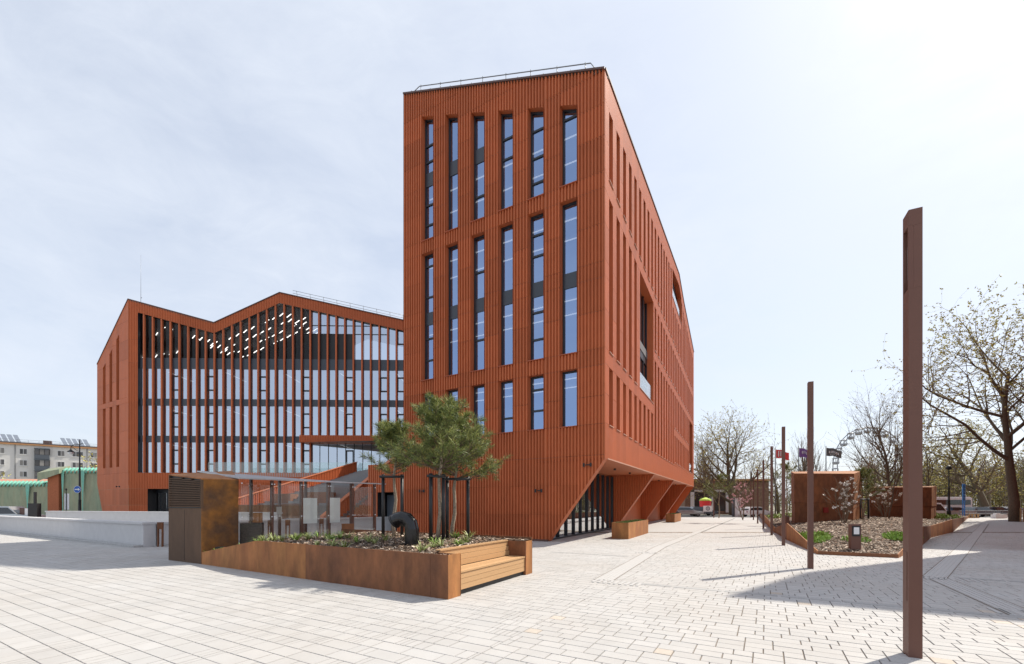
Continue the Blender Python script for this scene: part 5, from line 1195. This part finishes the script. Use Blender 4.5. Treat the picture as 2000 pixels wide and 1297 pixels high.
def old_lamp(p, h_, label, arm=False, m='steel_black', sign=False):
    p = V(p); t_ = thing('street_lamp', label, 'street lamp', p); mb = MB(); mb.sm = True
    mb.lathe(p, [(.30, 0), (.30, .08), (.22, .2), (.2, .9), (.24, .95), (.14, 1.05), (.12, 2.2), (.14, 2.25), (.10, 2.3), (.085, h_*.62), (.11, h_*.63), (.07, h_*.64), (.05, h_*.98), (.02, h_)], 12); mb.build('post', m, t_)
    if arm:
        mb = MB(); mb.sm = True; z = h_*.88; mb.tube([p+UP*(z+.5), p+V((-.5, 0, z+.55)), p+V((-.95, 0, z+.35)), p+V((-1.0, 0, z-.05))], .035, 6); mb.tube([p+UP*(z-.3), p+V((-.45, 0, z-.1)), p+V((-.9, 0, z+.3))], .025, 6); mb.tube([p+UP*(z+.5), p+V((.35, 0, z+.62))], .03, 6); mb.build('bracket', m, t_)
        mb = MB(); mb.sm = True; mb.lathe(p+V((-1.0, 0, z-.35)), [(.34, 0), (.30, .06), (.14, .2), (.05, .32)], 12); mb.build('lamp_shade', m, t_); mb = MB(); mb.sm = True; mb.lathe(p+V((-1.0, 0, z-.62)), [(.08, 0), (.22, .1), (.25, .27)], 12); mb.build('lamp_globe', 'lamp_glass', t_)
    else: mb = MB(); mb.sm = True; mb.lathe(p+UP*h_, [(.1, 0), (.28, .15), (.24, .4), (.05, .55)], 10); mb.build('lamp_globe', m, t_)
    return t_
old_lamp((51.1, 51.5, 0), 5.8, 'dark park lamp standing on the green strip before the coach')
lp = V((-48.6, 49.5, 0)); old_lamp(lp, 9.1, 'black ornate street lamp with bracket, carrying the blue arrow sign', True)
sgn = thing('arrow_sign', 'round blue sign with white arrow pointing right, fixed on the lamp post', 'sign', lp+V((0, -.25, 3.1))); mb = MB(); c = lp+V((.0, -.27, 3.45)); mb.tube([c, c+V((0, .03, 0))], .40, 32); mb.build('disc', 'sign_blue', sgn)
mb = MB()
for q in range(32): a, b = 2*pi*q/32, 2*pi*(q+1)/32; mb.face(*[tuple(c+V((r_*cos(t), -.008, r_*sin(t)))) for r_, t in ((.375, a), (.40, a), (.40, b), (.375, b))])
mb.build('rim', 'white_paint', sgn)
MB().box(c+V((-.28, -.015, -.05)), (.38, 0, 0), (0, -.004, 0), (0, 0, .1)).face(c+V((.08, -.018, -.16)), c+V((.32, -.018, 0)), c+V((.08, -.018, .16))).build('arrow', 'white_paint', sgn)
t_ = thing('sign_post', 'thin post with a blank pale sign plate left of the street lamp', 'sign', (-48.4, 47.8, 0)); MB().tube([(-48.4, 47.8, 0), (-48.4, 47.8, 3.5)], .04, 8).build('post', 'steel_black', t_); MB().box((-48.65, 47.86, 1.2), (.5, 0, 0), (0, .03, 0), (0, 0, 1.75)).build('plate', 'white_paint', t_); MB().lathe((-48.4, 47.8, 3.3), [(.07, 0), (.09, .1), (.02, .25)], 8).build('finial', 'steel_black', t_)
t_ = thing('ticket_machine', 'black ticket machine with mast standing behind the white parapet', 'machine', (-41.2, 38.0, 0)); MB().cbox((-41.2, 38, 0.2), .7, .4, 1.65, .1).build('cabinet', 'steel_black', t_); MB().cbox((-41.15, 38, 1.85), .14, .14, .98).build('mast', 'steel_black', t_); MB().cbox((-41.2, 38, 0), .4, .3, .2).build('foot', 'steel_black', t_)
t_ = thing('barrier_post', 'small dark and white barrier post between car and ticket machine', 'post', (-42.1, 38.2, 0)); MB().cbox((-42.35, 38.2, 0), .4, .3, 1.45, .1).build('housing', 'coping', t_); MB().cbox((-41.95, 38.15, .5), .26, .25, .92, .1).build('white_panel', 'white_paint', t_)
# ------------------------------------------------------------------ left background: apartment block
ap = thing('apartment_block', 'white apartment block with grey glazed balconies and solar panels on its roof', 'building', (-124, 107, 0))
ad = unit(14, 11); an = V((ad.y, -ad.x, 0)); fa = Frame((-124-ad.x*7, 107-ad.y*7), (ad.x, ad.y), (an.x, an.y)); AL = 36; AZ = 16.6
fap = fa.p
MB().box(fap(0, 0), ad*AL, an*-11, UP*AZ).build('wall', 'render_white', ap)
MB().box(fap(-.3, AZ+.002, .45), ad*(AL+.6), an*-12, UP*.3).build('eaves', 'orange_trim', ap)
MB().box(fap(-.2, AZ+.303, .2), ad*(AL+.4), an*-11.4, UP*.35).build('roof', 'roofing', ap)
def apw(u, z, w_, n=2):
    f = MB().box(fap(u, z, .002), ad*w_, an*.05, UP*1.45).build('window', 'window_white', ap)
    for k in range(n): MB().box(fap(u+.09+k*(w_-.09)/n, z+.1, .053), ad*((w_-.09)/n-.09), an*.015, UP*1.25).build('pane', 'far_window' if rnd.random() < .55 else 'curtain', f)
    MB().box(fap(u-.05, z-.07, .002), ad*(w_+.1), an*.14, UP*.06).build('sill', 'window_white', f)
for r_ in range(6):
    z = AZ-2.35-2.8*r_
    if z < 0.4: continue
    for u, w_, n in ((0.6, 1.3, 2), (3.2, 1.3, 2), (6.2, 1.3, 2), (9.9, 1.35, 2), (16.5, 1.35, 2), (19.2, 2.1, 3), (22.6, 1.4, 2), (25.0, 1.45, 2), (28, 1.4, 2)): apw(u, z, w_, n)
    bo_ = MB().box(fap(12.6, z-1.0, .002), ad*2.6, an*1.1, UP*1.05).build('balcony', 'slate_grey', ap)
    for k in range(3): MB().box(fap(12.68+k*.85, z+.1, 1.0), ad*.75, an*.05, UP*1.35).build('balcony_pane', 'far_window' if k != 1 else 'curtain', bo_)
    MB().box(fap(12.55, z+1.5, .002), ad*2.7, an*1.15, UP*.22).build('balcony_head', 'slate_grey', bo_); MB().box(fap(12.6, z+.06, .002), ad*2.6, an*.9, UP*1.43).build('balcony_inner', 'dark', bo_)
for u in (9.2, 22.0): MB().tube([fap(u, 0, .1), fap(u, AZ, .1)], .07, 6).build('drainpipe', 'steel_grey', ap)
for g_ in (5.0, 17.5, 26.5):
    for k in range(5): 
        o = V(fap(g_+k*1.05, AZ+.75, -1.2)); pn = MB().box(o, ad*.82, an*-1.3+UP*1.9-ad*.9, an*-.06).build('solar_panel', 'solar', ap)
for z in (.9, 1.3): MB().tube([fap(.2, AZ+z, -.2), fap(AL-.2, AZ+z, -.2)], .03, 5).build('roof_rail', 'steel_grey', ap)
for k in range(20): MB().tube([fap(.2+k*1.86, AZ+.5, -.2), fap(.2+k*1.86, AZ+1.3, -.2)], .025, 5).build('rail_post', 'steel_grey', ap)
MB().box(fap(13.8, AZ+.65, -1.0), ad*1.5, an*-1.0, UP*.9).build('chimney', 'coping', ap)
# netted brick buildings
nb1 = thing('netted_wall', 'long low brick building wrapped in green scaffold netting behind the silver car', 'building', (-75, 61, 0))
MB().box((-84, 61, 0), (21.2, -.5, 0), (0, 5, 0), (0, 0, 4.35)).build('wall', 'brick', nb1)
MB().prism([(-84, 60.7), (-62.8, 60.2), (-62.8, 65.8), (-84, 66.3)], 4.36, [4.5, 4.5, 5.6, 5.6]).build('roof', 'roof_tile', nb1)
nb2 = thing('netted_house', 'taller brick house with a bare brick corner strip and green scaffold netting', 'building', (-62.5, 59.5, 0))
MB().box((-62.4, 60.0, 0), (13.5, -.9, 0), (.3, 7, 0), (0, 0, 6.1)).build('wall', 'brick', nb2)
MB().prism([(-62.7, 59.6), (-48.6, 58.6), (-48.3, 67.2), (-62.4, 67.6)], 6.11, [6.25, 6.25, 7.6, 7.6]).build('roof', 'roof_tile', nb2)
MB().box((-66.2, 63.5, 4.4), (3.6, 0, 0), (0, 3, 0), (0, 0, 1.9)).build('side_gable', 'brick', nb2); MB().box((-64.6, 63.47, 4.6), (1.3, 0, 0), (0, -.03, 0), (0, 0, .35)).build('window', 'far_window', nb2)
def net(x0, x1, y0, y1, zt_, par, folds, seed):
    r = random.Random(seed); mb = MB(); mb.sm = True; nx, nz = int((x1-x0)*5), 10; ph = [r.uniform(0, 6) for _ in range(8)]
    def pt(i, j):
        s = i/nx; t_ = j/nz; x = x0+(x1-x0)*s; f = sum(sin(s*(x1-x0)*k_*1.3+ph[k_])*.5/k_ for k_ in range(1, 6)); return (x+.06*f*t_, y0+(y1-y0)*s-.25-.12*f*(1-t_*.55)-.35*t_*0, zt_*(1-t_))
    for i in range(nx):
        for j in range(nz): mb.face(pt(i, j), pt(i+1, j), pt(i+1, j+1), pt(i, j+1))
    n_ = mb.build('net', 'net', par)
    mb = MB(); mb.sm = True; w_ = 0.55; k = 0; x = x0
    while x < x1-.1:      # scalloped net over the roof tiles
        s = (x-x0)/(x1-x0); y = y0+(y1-y0)*s-.3; mb.tube([(x+w_/2, y-.1, zt_-.28), (x+w_/2, y-.02, zt_+.1), (x+w_/2-.12, y+.5, zt_+.42)], [.10, .17, .17], 6); x += w_
    mb.build('roof_net', 'net_teal', par)
    for xs, ww in folds:
        s = (xs-x0)/(x1-x0); y = y0+(y1-y0)*s-.5; MB().face((xs-ww, y, zt_), (xs+ww, y, zt_), (xs+ww*.25, y-.02, zt_*.45), (xs+ww*.2, y, .05), (xs-ww*.2, y, .05), (xs-ww*.25, y-.02, zt_*.45)).build('net_seam', 'net_teal', par)
net(-84, -62.9, 60.9, 60.4, 4.5, nb1, [(-71.5, .45), (-66.0, .3), (-77, .35)], 1)
net(-60.8, -49.2, 59.8, 59.0, 6.25, nb2, [(-57.6, .25), (-53.8, .4), (-60.5, .2)], 2)
MB().prism([(-62.6, 59.35), (-61.0, 59.25), (-61.0, 59.7), (-62.6, 59.8)], 0, 5.9).build('corner_strip', 'brick', nb2)
MB().prism([(-63.6, 59.0), (-60.6, 58.9), (-60.6, 60.4), (-63.6, 60.4)], [4.9, 5.9, 6.4, 6.4], [6.0, 6.5, 7.1, 6.7]).build('corner_net', 'net', nb2)
tree('spring_tree', 'yellow-green budding tree between the apartment block and the finned wing', (-72.5, 78, 0), 10.5, .2, 101, 'bark_olive', leaf=6, fork=.2, spread=.8, limbs=10, kids=(6, 5), up=.3, leaf_size=.3, minrad=.02)
tree('spring_bush', 'pale green budding bush above the netted wall roof', (-87, 76, 0), 6.6, .15, 103, 'bark_olive', leaf=6, fork=.15, spread=.9, limbs=10, kids=(6, 5), up=.2, leaf_size=.3, minrad=.02)
